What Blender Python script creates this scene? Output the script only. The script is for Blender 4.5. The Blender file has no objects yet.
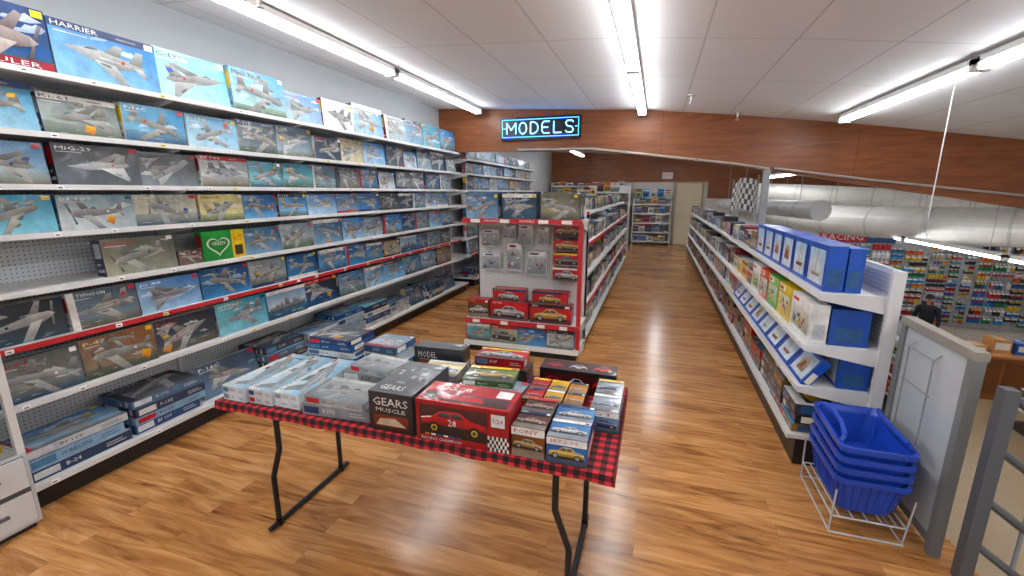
import bpy, bmesh, math, random
from mathutils import Vector, Matrix, Euler
S=bpy.context.scene
try:
    S.view_settings.view_transform='Standard'; S.view_settings.look='None'
except Exception as e: print(e)
V=Vector
def lin(c): return tuple((x/12.92 if x<=.04045 else ((x+.055)/1.055)**2.4) for x in c)
def H(s):
    s=s.lstrip('#'); return lin(tuple(int(s[i:i+2],16)/255 for i in (0,2,4)))
# ---------------------------------------------------------------- materials
def newmat(name):
    m=bpy.data.materials.new(name); m.use_nodes=True
    nt=m.node_tree; b=nt.nodes['Principled BSDF']; return m,nt,b
def N(nt,t,**k):
    n=nt.nodes.new(t)
    for a,v in k.items(): setattr(n,a,v)
    return n
def mixrgb(nt,mode,fac,a,b):
    n=N(nt,'ShaderNodeMixRGB',blend_type=mode)
    for i,x in enumerate((fac,a,b)):
        if hasattr(x,'is_linked'): nt.links.new(x,n.inputs[i])
        elif isinstance(x,(int,float)): n.inputs[i].default_value=x
        else: n.inputs[i].default_value=(*x[:3],1)
    return n.outputs[0]
def vcol_mat(name,rough=.4,metal=0,noise=.12,scale=14,spec=.5,coat=0,hue=0,sat=1):
    m,nt,b=newmat(name)
    a=N(nt,'ShaderNodeVertexColor',layer_name='Col')
    tc=N(nt,'ShaderNodeTexCoord')
    nz=N(nt,'ShaderNodeTexNoise'); nz.inputs['Scale'].default_value=scale; nz.inputs['Detail'].default_value=7; nz.inputs['Roughness'].default_value=.65
    nt.links.new(tc.outputs['Object'],nz.inputs['Vector'])
    r=N(nt,'ShaderNodeMapRange'); r.inputs['From Min'].default_value=.3;r.inputs['From Max'].default_value=.7
    r.inputs['To Min'].default_value=1-noise;r.inputs['To Max'].default_value=1+noise
    nt.links.new(nz.outputs[0],r.inputs['Value'])
    o=mixrgb(nt,'MULTIPLY',1.0,a.outputs[0],r.outputs[0])
    if hue:
        n3=N(nt,'ShaderNodeTexNoise'); n3.inputs['Scale'].default_value=38; n3.inputs['Detail'].default_value=6; n3.inputs['Distortion'].default_value=1.5
        nt.links.new(tc.outputs['Object'],n3.inputs['Vector'])
        o=mixrgb(nt,'OVERLAY',hue,o,n3.outputs['Color'])
    if sat!=1:
        hs=N(nt,'ShaderNodeHueSaturation'); hs.inputs['Saturation'].default_value=sat; hs.inputs['Value'].default_value=.84; nt.links.new(o,hs.inputs['Color']); o=hs.outputs[0]
    nt.links.new(o,b.inputs['Base Color'])
    b.inputs['Roughness'].default_value=rough; b.inputs['Metallic'].default_value=metal
    b.inputs['Specular IOR Level'].default_value=spec
    if coat:
        b.inputs['Coat Weight'].default_value=coat; b.inputs['Coat Roughness'].default_value=.08
        bp=N(nt,'ShaderNodeBump'); bp.inputs['Strength'].default_value=.5; bp.inputs['Distance'].default_value=.012
        n2=N(nt,'ShaderNodeTexNoise'); n2.inputs['Scale'].default_value=8; n2.inputs['Distortion'].default_value=1; nt.links.new(tc.outputs['Object'],n2.inputs['Vector'])
        nt.links.new(n2.outputs[0],bp.inputs['Height']); nt.links.new(bp.outputs[0],b.inputs['Coat Normal'])
    return m
def plain(name,col,rough=.5,metal=0,noise=.06,scale=8,bump=0):
    m,nt,b=newmat(name)
    tc=N(nt,'ShaderNodeTexCoord'); nz=N(nt,'ShaderNodeTexNoise'); nz.inputs['Scale'].default_value=scale; nz.inputs['Detail'].default_value=4
    nt.links.new(tc.outputs['Object'],nz.inputs['Vector'])
    a=tuple(x*(1-noise) for x in col); c=tuple(min(1,x*(1+noise)) for x in col)
    o=mixrgb(nt,'MIX',nz.outputs[0],a,c); nt.links.new(o,b.inputs['Base Color'])
    b.inputs['Roughness'].default_value=rough; b.inputs['Metallic'].default_value=metal
    if bump:
        bp=N(nt,'ShaderNodeBump'); bp.inputs['Strength'].default_value=bump; bp.inputs['Distance'].default_value=.01
        nt.links.new(nz.outputs[0],bp.inputs['Height']); nt.links.new(bp.outputs[0],b.inputs['Normal'])
    return m
def emis(name,col,st):
    m,nt,b=newmat(name); b.inputs['Base Color'].default_value=(*col,1)
    b.inputs['Emission Color'].default_value=(*col,1); b.inputs['Emission Strength'].default_value=st; return m
M_print=vcol_mat('shrinkwrapped_print',.42,0,.28,11,.45,.4,.26,1.16)
M_steel=vcol_mat('painted_steel',.38,0,.03,3)
M_metal=vcol_mat('bare_metal',.35,.7,.1,10)
M_plastic=vcol_mat('moulded_plastic',.3,0,.03,5)
M_tube=emis('fluorescent_tube_glow',(.97,.985,1),25)
M_neon=emis('neon_glow',(.03,.22,1.0),7)
M_neonw=emis('neon_core_glow',(.22,.56,1.0),2.9)
def wood_floor():
    m,nt,b=newmat('laminate_plank_floor'); L=nt.links
    tc=N(nt,'ShaderNodeTexCoord')
    br=N(nt,'ShaderNodeTexBrick'); br.offset=.37; br.offset_frequency=2
    br.inputs['Scale'].default_value=1; br.inputs['Brick Width'].default_value=1.1; br.inputs['Row Height'].default_value=.11
    br.inputs['Mortar Size'].default_value=.0008; br.inputs['Color1'].default_value=(0,0,0,1); br.inputs['Color2'].default_value=(1,1,1,1); br.inputs['Mortar'].default_value=(.2,.2,.2,1)
    L.new(tc.outputs['Object'],br.inputs['Vector'])
    mp=N(nt,'ShaderNodeMapping'); mp.inputs['Scale'].default_value=(1.7,14,1); L.new(tc.outputs['Object'],mp.inputs[0])
    ad=N(nt,'ShaderNodeVectorMath',operation='ADD'); L.new(mp.outputs[0],ad.inputs[0])
    sc=N(nt,'ShaderNodeVectorMath',operation='SCALE'); sc.inputs['Scale'].default_value=9; L.new(br.outputs['Color'],sc.inputs[0]); L.new(sc.outputs[0],ad.inputs[1])
    nz=N(nt,'ShaderNodeTexNoise'); nz.inputs['Scale'].default_value=1; nz.inputs['Detail'].default_value=6; nz.inputs['Roughness'].default_value=.6; nz.inputs['Distortion'].default_value=1.4
    L.new(ad.outputs[0],nz.inputs['Vector'])
    f=N(nt,'ShaderNodeMath',operation='MULTIPLY_ADD'); f.inputs[1].default_value=.16; L.new(br.outputs['Color'],f.inputs[0])
    f2=N(nt,'ShaderNodeMath',operation='MULTIPLY'); f2.inputs[1].default_value=1.0; L.new(nz.outputs[0],f2.inputs[0]); L.new(f2.outputs[0],f.inputs[2])
    rp=N(nt,'ShaderNodeValToRGB'); L.new(f.outputs[0],rp.inputs[0])
    e=rp.color_ramp.elements
    e[0].position=.3; e[0].color=(*H('5c3216'),1); e[1].position=.84; e[1].color=(*H('d6a066'),1)
    k=e.new(.44); k.color=(*H('94602f'),1); k=e.new(.6); k.color=(*H('b67e47'),1)
    o=mixrgb(nt,'MULTIPLY',br.outputs['Fac'],rp.outputs[0],(.65,.55,.45))
    L.new(o,b.inputs['Base Color']); b.inputs['Roughness'].default_value=.2
    return m
def header_wood(name,cA,cB):
    m,nt,b=newmat(name); L=nt.links
    tc=N(nt,'ShaderNodeTexCoord'); mp=N(nt,'ShaderNodeMapping'); mp.inputs['Scale'].default_value=(1.6,9,14); L.new(tc.outputs['Object'],mp.inputs[0])
    nz=N(nt,'ShaderNodeTexNoise'); nz.inputs['Scale'].default_value=1.3; nz.inputs['Detail'].default_value=6; nz.inputs['Distortion'].default_value=.8; L.new(mp.outputs[0],nz.inputs['Vector'])
    rp=N(nt,'ShaderNodeValToRGB'); e=rp.color_ramp.elements; e[0].position=.3; e[0].color=(*cA,1); e[1].position=.7; e[1].color=(*cB,1); L.new(nz.outputs[0],rp.inputs[0])
    br=N(nt,'ShaderNodeTexBrick'); br.offset=0; br.inputs['Scale'].default_value=1; br.inputs['Brick Width'].default_value=2.44; br.inputs['Row Height'].default_value=50; br.inputs['Mortar Size'].default_value=.004
    L.new(tc.outputs['Object'],br.inputs['Vector'])
    o=mixrgb(nt,'MULTIPLY',br.outputs['Fac'],rp.outputs[0],(.5,.42,.35)); L.new(o,b.inputs['Base Color']); b.inputs['Roughness'].default_value=.4
    return m
def ceil_mat():
    m,nt,b=newmat('ceiling_tiles'); L=nt.links
    tc=N(nt,'ShaderNodeTexCoord'); br=N(nt,'ShaderNodeTexBrick'); br.offset=0
    br.inputs['Scale'].default_value=1; br.inputs['Brick Width'].default_value=1.22; br.inputs['Row Height'].default_value=.61; br.inputs['Mortar Size'].default_value=.007
    mp=N(nt,'ShaderNodeMapping'); mp.inputs['Rotation'].default_value=(0,0,math.pi/2); mp.inputs['Location'].default_value=(.2,.35,0)
    L.new(tc.outputs['Object'],mp.inputs[0]); L.new(mp.outputs[0],br.inputs['Vector'])
    br.inputs['Color1'].default_value=(*H('f0f1f4'),1); br.inputs['Color2'].default_value=(*H('ecedf0'),1); br.inputs['Mortar'].default_value=(*H('cfcfd2'),1)
    nz=N(nt,'ShaderNodeTexNoise'); nz.inputs['Scale'].default_value=60; L.new(tc.outputs['Object'],nz.inputs['Vector'])
    o=mixrgb(nt,'MULTIPLY',.06,br.outputs['Color'],nz.outputs[0]); L.new(o,b.inputs['Base Color']); b.inputs['Roughness'].default_value=.8
    return m
def pegboard(name,col,axis):
    m,nt,b=newmat(name); L=nt.links
    tc=N(nt,'ShaderNodeTexCoord'); vm=N(nt,'ShaderNodeVectorMath',operation='SCALE'); vm.inputs['Scale'].default_value=1/.0254; L.new(tc.outputs['Object'],vm.inputs[0])
    fr=N(nt,'ShaderNodeVectorMath',operation='FRACTION'); L.new(vm.outputs[0],fr.inputs[0])
    sb=N(nt,'ShaderNodeVectorMath',operation='SUBTRACT'); sb.inputs[1].default_value=(.5,.5,.5); L.new(fr.outputs[0],sb.inputs[0])
    ml=N(nt,'ShaderNodeVectorMath',operation='MULTIPLY'); ml.inputs[1].default_value=(0,1,1) if axis=='x' else (1,0,1); L.new(sb.outputs[0],ml.inputs[0])
    ln=N(nt,'ShaderNodeVectorMath',operation='LENGTH'); L.new(ml.outputs[0],ln.inputs[0])
    lt=N(nt,'ShaderNodeMath',operation='LESS_THAN'); lt.inputs[1].default_value=.16; L.new(ln.outputs['Value'],lt.inputs[0])
    o=mixrgb(nt,'MIX',lt.outputs[0],col,tuple(x*.15 for x in col)); L.new(o,b.inputs['Base Color']); b.inputs['Roughness'].default_value=.5
    return m
def plaid():
    m,nt,b=newmat('buffalo_plaid_cloth'); L=nt.links
    uv=N(nt,'ShaderNodeUVMap',uv_map='UV'); vm=N(nt,'ShaderNodeVectorMath',operation='SCALE'); vm.inputs['Scale'].default_value=1/.044; L.new(uv.outputs[0],vm.inputs[0])
    fr=N(nt,'ShaderNodeVectorMath',operation='FRACTION'); L.new(vm.outputs[0],fr.inputs[0])
    sp=N(nt,'ShaderNodeSeparateXYZ'); L.new(fr.outputs[0],sp.inputs[0])
    a=N(nt,'ShaderNodeMath',operation='LESS_THAN'); a.inputs[1].default_value=.5; L.new(sp.outputs[0],a.inputs[0])
    c=N(nt,'ShaderNodeMath',operation='LESS_THAN'); c.inputs[1].default_value=.5; L.new(sp.outputs[1],c.inputs[0])
    s=N(nt,'ShaderNodeMath',operation='ADD'); L.new(a.outputs[0],s.inputs[0]); L.new(c.outputs[0],s.inputs[1])
    d=N(nt,'ShaderNodeMath',operation='MULTIPLY'); d.inputs[1].default_value=.5; L.new(s.outputs[0],d.inputs[0])
    rp=N(nt,'ShaderNodeValToRGB'); rp.color_ramp.interpolation='CONSTANT'; e=rp.color_ramp.elements
    e[0].position=0; e[0].color=(*H('cc2029'),1); e[1].position=.8; e[1].color=(*H('151012'),1); k=e.new(.3); k.color=(*H('6e1219'),1)
    L.new(d.outputs[0],rp.inputs[0]); L.new(rp.outputs[0],b.inputs['Base Color']); b.inputs['Roughness'].default_value=.85
    return m
# ---------------------------------------------------------------- mesh batch
class MB:
    def __init__(s): s.v=[];s.f=[];s.c=[];s.m=[]
    def poly(s,pts,col,mat=0):
        i=len(s.v); s.v+= [tuple(p) for p in pts]; s.f.append(tuple(range(i,i+len(pts))))
        if isinstance(col[0],(tuple,list)): s.c+= [(*x[:3],1) for x in col]
        else: s.c+= [(*col[:3],1)]*len(pts)
        s.m.append(mat)
    def obox(s,o,a,b,c,col,mat=0,cols=None):
        o=V(o);a=V(a);b=V(b);c=V(c)
        p=[o,o+a,o+a+b,o+b,o+c,o+a+c,o+a+b+c,o+b+c]
        F=[(0,3,2,1),(4,5,6,7),(0,1,5,4),(2,3,7,6),(1,2,6,5),(3,0,4,7)]
        i=len(s.v); s.v+=[tuple(q) for q in p]
        for k,f in enumerate(F):
            s.f.append(tuple(i+j for j in f)); cc=cols[k] if cols else col
            s.c+=[(*cc[:3],1)]*4; s.m.append(mat)
    def box(s,x0,x1,y0,y1,z0,z1,col,mat=0): s.obox((x0,y0,z0),(x1-x0,0,0),(0,y1-y0,0),(0,0,z1-z0),col,mat)
    def tube(s,p,q,r,col,n=10,mat=0,r2=None,caps=True):
        p=V(p);q=V(q);d=(q-p).normalized(); a=d.orthogonal().normalized(); b=d.cross(a); r2=r if r2 is None else r2
        i=len(s.v)
        for c,rr in ((p,r),(q,r2)):
            for k in range(n):
                t=2*math.pi*k/n; s.v.append(tuple(c+(a*math.cos(t)+b*math.sin(t))*rr))
        for k in range(n):
            s.f.append((i+k,i+(k+1)%n,i+n+(k+1)%n,i+n+k)); s.c+=[(*col,1)]*4; s.m.append(mat)
        if caps:
            s.f.append(tuple(i+n-1-k for k in range(n))); s.c+=[(*col,1)]*n; s.m.append(mat)
            s.f.append(tuple(i+n+k for k in range(n))); s.c+=[(*col,1)]*n; s.m.append(mat)
    def path(s,pts,r,col,n=8,mat=0):
        for a,b in zip(pts,pts[1:]): s.tube(a,b,r,col,n,mat)
    def build(s,name,mats,parent=None,smooth=False,bevel=0):
        me=bpy.data.meshes.new(name)
        me.from_pydata(s.v,[],s.f)
        ca=me.color_attributes.new('Col','FLOAT_COLOR','CORNER')
        flat=[x for c in s.c for x in c]; ca.data.foreach_set('color',flat)
        if not isinstance(mats,(list,tuple)): mats=[mats]
        for m in mats: me.materials.append(m)
        me.polygons.foreach_set('material_index',s.m)
        me.update()
        o=bpy.data.objects.new(name,me); S.collection.objects.link(o)
        if parent: o.parent=parent
        if smooth:
            for p in me.polygons: p.use_smooth=True
        if bevel:
            bv=o.modifiers.new('b','BEVEL'); bv.width=bevel; bv.segments=2; bv.limit_method='ANGLE'
        return o
def empty(name,loc=(0,0,0)):
    e=bpy.data.objects.new(name,None); e.location=loc; S.collection.objects.link(e); return e
_tc={}
def textgeo(t):
    if t in _tc: return _tc[t]
    cu=bpy.data.curves.new('t','FONT'); cu.body=t; cu.resolution_u=1
    ob=bpy.data.objects.new('t',cu); me=ob.to_mesh()
    vs=[(v.co.x,v.co.y) for v in me.vertices]; fs=[tuple(p.vertices) for p in me.polygons]
    ob.to_mesh_clear(); bpy.data.objects.remove(ob); bpy.data.curves.remove(cu)
    if not vs: _tc[t]=([],[]); return _tc[t]
    x0=min(v[0] for v in vs);x1=max(v[0] for v in vs);y0=min(v[1] for v in vs);y1=max(v[1] for v in vs)
    vs=[((x-x0)/(x1-x0),(y-y0)/(y1-y0)) for x,y in vs]; _tc[t]=(vs,fs); return _tc[t]
def mixc(a,b,t): return tuple(x*(1-t)+y*t for x,y in zip(a,b))
class Face:
    """printed face: local frame a (right) b (up) in metres"""
    def __init__(s,mb,p,r,u,w,h,mat=0): s.mb=mb;s.p=V(p);s.r=V(r);s.u=V(u);s.n=s.r.cross(s.u);s.w=w;s.h=h;s.k=1;s.mat=mat
    def P(s,a,b,k): return s.p+s.r*a+s.u*b+s.n*(.0006*k)
    def poly(s,pts,col):   # fractions
        s.mb.poly([s.P(a*s.w,b*s.h,s.k) for a,b in pts],col,s.mat); s.k+=.28
    def rect(s,a0,b0,a1,b1,col): s.poly([(a0,b0),(a1,b0),(a1,b1),(a0,b1)],col)
    def grad(s,a0,b0,a1,b1,cb,ct): s.poly([(a0,b0),(a1,b0),(a1,b1),(a0,b1)],[cb,cb,ct,ct])
    def grad4(s,a0,b0,a1,b1,c): s.poly([(a0,b0),(a1,b0),(a1,b1),(a0,b1)],c)
    def text(s,t,a0,b0,a1,b1,col):
        vs,fs=textgeo(t); i=len(s.mb.v)
        for x,y in vs: s.mb.v.append(tuple(s.P((a0+(a1-a0)*x)*s.w,(b0+(b1-b0)*y)*s.h,s.k)))
        for f in fs: s.mb.f.append(tuple(i+j for j in f)); s.mb.c+=[(*col,1)]*len(f); s.mb.m.append(s.mat)
        s.k+=.28
    def shape(s,pts,cx,cy,sc,ang,flip,col,col2=None):
        ca,sa=math.cos(ang),math.sin(ang); out=[]; cc=[]
        y0=min(p[1] for p in pts); y1=max(p[1] for p in pts)
        for x,y in pts:
            if col2: cc.append(mixc(col,col2,(y-y0)/(y1-y0+1e-6)))
            if flip: x=-x
            X=(x*ca-y*sa)*sc; Y=(x*sa+y*ca)*sc
            out.append((min(max(cx+X/s.w,.01),.99),min(max(cy+Y/s.h,.01),.99)))
        s.poly(out,cc if col2 else col)
    def disc(s,cx,cy,r,col,n=10):
        s.poly([(cx+r/s.w*math.cos(2*math.pi*k/n),cy+r/s.h*math.sin(2*math.pi*k/n)) for k in range(n)],col)
AC={
'jet':[([(-.16,.05),(.06,.08),(-.12,.24),(-.22,.24)],.25),([(-.5,.0),(-.36,-.05),(-.1,-.1),(.15,-.07),(.5,.055),(.34,.085),(.12,.12),(-.05,.09),(-.42,.06)],.55),
   ([(-.1,-.05),(.16,-.03),(-.14,-.3),(-.27,-.3)],.85),([(-.47,.0),(-.34,.0),(-.46,-.12),(-.53,-.12)],.8),([(-.46,.03),(-.28,.05),(-.4,.24),(-.49,.24)],.4),([(.1,.1),(.27,.08),(.2,.14),(.13,.145)],'g'),([(-.3,-.02),(.1,.0),(.1,.02),(-.3,.01)],1.0),([(-.05,-.1),(.08,-.08),(.1,-.05),(-.03,-.06)],.1)],
'delta':[([(-.1,.04),(.15,.06),(-.3,.24),(-.4,.22)],.3),([(-.5,-.01),(-.3,-.07),(.2,-.05),(.52,.03),(.3,.06),(.1,.1),(-.1,.07),(-.45,.05)],.6),([(.1,-.03),(.0,-.04),(-.42,-.3),(-.45,-.26),(-.38,-.04)],.9),
   ([(-.42,.03),(-.22,.05),(-.36,.2),(-.46,.2)],.35),([(-.34,.02),(-.2,.04),(-.3,.16),(-.38,.16)],.5),([(.12,.08),(.28,.06),(.2,.115)],'g'),([(-.3,-.2),(-.2,-.14),(-.22,-.12),(-.33,-.18)],.15)],
'prop':[([(.1,.06),(.26,.07),(.37,.31),(.3,.34)],.3),([(.47,.02),(.42,.085),(.18,.11),(-.1,.08),(-.46,.045),(-.5,.02),(-.42,-.03),(.3,-.08),(.44,-.03)],.55),([(.12,-.03),(.3,-.03),(.04,-.36),(-.03,-.38),(-.1,-.34)],.85),
   ([(-.47,.03),(-.34,.045),(-.42,.18),(-.49,.17)],.45),([(-.46,.0),(-.37,.0),(-.46,-.11),(-.52,-.1)],.8),([(.0,.09),(.12,.1),(.08,.145),(.02,.14)],'g'),([(.44,.03),(.47,.02),(.54,.24),(.5,.25)],.1),([(.44,.0),(.47,.02),(.43,-.2),(.39,-.19)],.1),([(.43,-.03),(.5,.02),(.42,.08)],.95)],
'bomber':[([(.02,.05),(.18,.06),(.14,.32),(.06,.32)],.3),([(.5,.0),(.44,.065),(.05,.075),(-.45,.05),(-.52,.01),(-.4,-.04),(.42,-.06)],.55),([(.04,-.03),(.24,-.03),(-.16,-.36),(-.27,-.35)],.85),([(-.49,.03),(-.34,.045),(-.43,.25),(-.51,.24)],.45),([(-.47,.0),(-.36,0),(-.47,-.12),(-.54,-.11)],.8),
   ([(.12,-.13),(.2,-.1),(.18,-.06),(.06,-.1)],.15),([(.02,-.24),(.1,-.21),(.06,-.17),(-.04,-.21)],.15),([(.2,.14),(.27,.15),(.25,.19),(.15,.18)],.15),([(.32,.06),(.44,.05),(.4,.09),(.33,.095)],'g')]}
SKY=[('3a7cb8','bcd6e8'),('1c5494','7cb0d6'),('6a9cc4','dce8ee'),('305f8a','a0bccc'),('5c7488','bcc8d0'),('2a70b0','9cccea'),('6c8290','c0c8c8'),('14366a','5a92c0'),('44606e','94a8b4'),('7a8a94','ccd2d6'),('2a5880','84a4bc'),('14181e','3c5068'),('101c34','305888'),('2c8098','94ccd8'),('202428','5c646c'),('30383e','8a969c')]
WARM=[('a8643a','dcc490'),('7a6248','c8b080'),('2a3450','c07848'),('8a8268','d8d0b0')]
TIT=['F-16C','P-51D','B-17G','A-10','F-14A','SPITFIRE','Bf 109','F-4E','MiG-29','Ju 88','HURRICANE','F/A-18','B-24','P-47','Ki-61','STUKA','C-130','TYPHOON','F-15E','HARRIER']
CART=['GT 350','CUSTOM','COUPE','1/25','HOT ROD','1932','VAN','RACER','1970']
WH=H('eceae6'); BK=H('141416')
def draw_air(F,rg,sky=None,plane=None,strip=None):
    a,b=sky or (rg.choice(SKY) if rg.random()<.93 else rg.choice(WARM)); A=H(a);B=H(b)
    F.grad4(0,0,1,1,[B,mixc(B,A,.3),A,mixc(A,B,.35)])
    q=rg.random()
    if q<.55:   # land / sea
        c=H(rg.choice(['2c4854','344a30','5a5038','1c3c54','14406a','3c4a3a'])); h=rg.uniform(.15,.36); c2=mixc(c,B,.5)
        pts=[(0,0),(1,0),(1,h)]+[(1-k/6,h+rg.uniform(-.04,.05)) for k in range(1,6)]+[(0,h)]
        F.poly(pts,[c,c]+[c2]*(len(pts)-2))
        for _ in range(5):
            x=rg.uniform(.05,.8); y=rg.uniform(.03,h-.06); F.poly([(x,y),(x+rg.uniform(.08,.18),y+.01),(x+.05,y+.025)],mixc(c,WH,.45))
    for _ in range(rg.randint(2,4)):
        cx,cy=rg.uniform(.1,.9),rg.uniform(.3,.85); rr=rg.uniform(.1,.26); cl=mixc(B,H('f4f6f6'),rg.uniform(.1,.7))
        F.shape([(-.5,-.02),(-.38,.08),(-.25,.07),(-.12,.18),(.05,.14),(.15,.2),(.3,.1),(.5,.0),(.2,-.07),(-.2,-.05)],cx,cy,F.h*rr*2.6,rg.uniform(-.2,.2),False,mixc(cl,A,.35),cl)
    if rg.random()<.15:
        x,y=rg.uniform(.1,.9),rg.uniform(.12,.3)
        F.shape([(math.cos(t*.7)*(.5 if t%2 else .3),math.sin(t*.7)*(.45 if t%2 else .28)) for t in range(9)],x,y,F.h*.35,0,False,H('c8501c'),H('f0c050'))
    base=H(rg.choice(['5d666c','7c858a','3d4a3a','5b5b40','9aa2a6','2b3a50','c8cccd','24507e','848c90','4a4c38','b0b6b8','7a2a28','686c60']))
    n=1 if rg.random()<.6 else rg.randint(2,3)
    kind=plane or rg.choice(list(AC))
    fl=rg.random()<.5; ang0=rg.uniform(-.3,.4)
    for j in range(n-1,-1,-1):
        sc=min(F.w*.98,F.h*1.5)*(.92 if j==0 else rg.uniform(.28,.42)); cx=.5+rg.uniform(-.03,.03) if j==0 else rg.uniform(.2,.8); cy=.47 if j==0 else rg.uniform(.68,.85)
        ang=ang0+rg.uniform(-.08,.08)
        for pt,t in AC[kind]:
            if t=='g': F.shape(pt,cx,cy,sc,ang,fl,H('1a2a36'),H('8aa4b4')); continue
            c=mixc(tuple(x*.25 for x in base),mixc(base,WH,.5),t)
            F.shape(pt,cx,cy,sc,ang,fl,tuple(x*.5 for x in c),mixc(c,WH,.2))
        if j==0:
            F.shape([(-.2+.025*math.cos(t*.9),.02+.025*math.sin(t*.9)) for t in range(7)],cx,cy,sc,ang,fl,rg.choice([WH,H('c4262c'),H('1c2c58')]))
            if rg.random()<.4: F.shape([(-.44,.1),(-.33,.1),(-.37,.16),(-.455,.16)],cx,cy,sc,ang,fl,H(rg.choice(['c4262c','e8b830','2848a0'])))
    tt=rg.choice(TIT); q=rg.random() if strip is None else strip
    tw=min(.4,.055*len(tt)+.06)
    if q<.3:
        sc_=rg.choice(['ece9e2','f2f0ea','1c2436','16181c','b5202a','16305c']); F.rect(0,.86,1,1,H(sc_)); F.text(tt,.03,.885,.03+tw,.97,H('181c28') if sc_[0] in 'ef' or sc_[0]=='d' else H('f4f4f0'))
        F.rect(.6,.91,.8,.94,H('8a8e94'))
    elif q<.5:
        F.rect(0,0,1,.12,H(rg.choice(['e8e6e0','20242c','16305c','a81c26']))); F.text(tt,.6,.025,.6+tw*.8,.095,H(rg.choice(['c8ccd0','e8c040','c8a030'])))
    elif q<.65:
        F.rect(0,0,.1,1,H(rg.choice(['e8e6e0','1c2436','a81c26']))); F.text(tt,.13,.85,.13+tw,.94,H(rg.choice(['ffffff','101c40'])))
    else: F.text(tt,.04,.84,.04+tw,.93,H(rg.choice(['ffffff','101c40','c4262c','f0e8c0'])))
    F.rect(.89,.86,.98,.97,H(rg.choice(['c4262c','18345e','e8c840','ffffff','c4262c'])))
    F.rect(.04,.79,.04+tw*.7,.805,H('e8e8e4'))
def draw_car(F,rg,body=None,bg=None,title=True):
    b1=bg or rg.choice([('20242a','4a5058'),('a81c26','d8404a'),('c8b070','ece0b8'),('2a4a80','7aa0d0'),('e0e0dc','ffffff'),('5a6a58','b8c0a8')])
    A=H(b1[0]);B=H(b1[1]); F.grad4(0,0,1,1,[A,mixc(A,B,.5),B,mixc(A,B,.6)]); g=H(rg.choice(['5c5a58','3a3a3c','8a8478'])); F.grad(0,0,1,.26,g,mixc(g,B,.4))
    c=H(body or rg.choice(['c4202a','e0b020','2860b0','e8e8e8','208050','101014','d86a20','7a2030'])); sc=min(F.w*.92,F.h*1.8); fl=rg.random()<.5; a=rg.uniform(-.06,.06)
    dk=tuple(x*.4 for x in c); lt=mixc(c,WH,.35)
    F.shape([(-.5,-.13),(.5,-.13),(.42,-.18),(-.42,-.18)],.5,.45,sc,a,fl,BK)
    F.shape([(-.49,-.1),(-.48,.0),(-.43,.045),(-.28,.065),(-.22,.07),(-.12,.16),(-.04,.18),(.1,.175),(.17,.14),(.25,.075),(.4,.05),(.47,.02),(.49,-.1)],.5,.45,sc,a,fl,dk,lt)
    F.shape([(-.2,.07),(-.11,.145),(-.02,.158),(.0,.07)],.5,.45,sc,a,fl,H('10181e'),H('6a808c')); F.shape([(.02,.07),(.01,.158),(.1,.155),(.19,.08)],.5,.45,sc,a,fl,H('10181e'),H('6a808c'))
    F.shape([(-.47,.0),(-.44,.02),(.46,.01),(.47,-.01)],.5,.45,sc,a,fl,mixc(c,WH,.6))
    F.shape([(.42,-.02),(.48,-.02),(.47,.015),(.43,.02)],.5,.45,sc,a,fl,H('f0ead0')); F.shape([(-.49,-.1),(.49,-.1),(.46,-.125),(-.46,-.125)],.5,.45,sc,a,fl,H('1c1c20'))
    for x in (-.3,.3):
        for r,cc in ((.09,'08080a'),(.055,'b8bcc0'),(.035,'50545a'),(.015,'d8d8d8')):
            F.shape([(x+r*math.cos(t*math.pi/6),-.09+r*math.sin(t*math.pi/6)) for t in range(12)],.5,.45,sc,a,fl,H(cc))
    if title:
        tt=rg.choice(CART); F.rect(0,.84,1,1,H(rg.choice(['c4202a','101014','f0c828','e8e8e8','18345e']))); F.text(tt,.06,.87,.06+.05*len(tt),.97,H(rg.choice(['ffffff','f4e060','0a0a0a'])))
        F.rect(.85,.87,.96,.97,H(rg.choice(['c4202a','ffffff','2860b0'])))
def draw_ship(F,rg):
    F.grad(0,.25,1,1,H('c8d0d0'),H('5f8bb4')); F.grad(0,0,1,.32,H('1f3c54'),H('4d7890'))
    sc=min(F.w*1.0,F.h*2.0); fl=rg.random()<.5
    F.shape([(-.44,-.06),(-.5,.03),(.5,.045),(.42,-.06)],.5,.36,sc,.03,fl,H('33393e'),H('8a9298'))
    for x,w,h in ((-.26,.1,.06),(-.18,.1,.1),(.02,.12,.15),(.04,.07,.2),(.16,.08,.09),(.27,.1,.06),(.03,.015,.28),(-.15,.012,.2)): F.shape([(x-w/2,.03),(x+w/2,.03),(x+w/2*.8,.03+h),(x-w/2*.8,.03+h)],.5,.36,sc,.03,fl,H('474e54'),H('a0a8ac'))
    for k in range(6): x=rg.uniform(.02,.8); y=rg.uniform(.03,.2); F.poly([(x,y),(x+.16,y+.01),(x+.08,y+.03)],H('b8ccd6'))
    F.rect(0,.88,1,1,H('e8e6e0')); F.text('1/350',.05,.9,.22,.97,H('18345e'))
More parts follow.
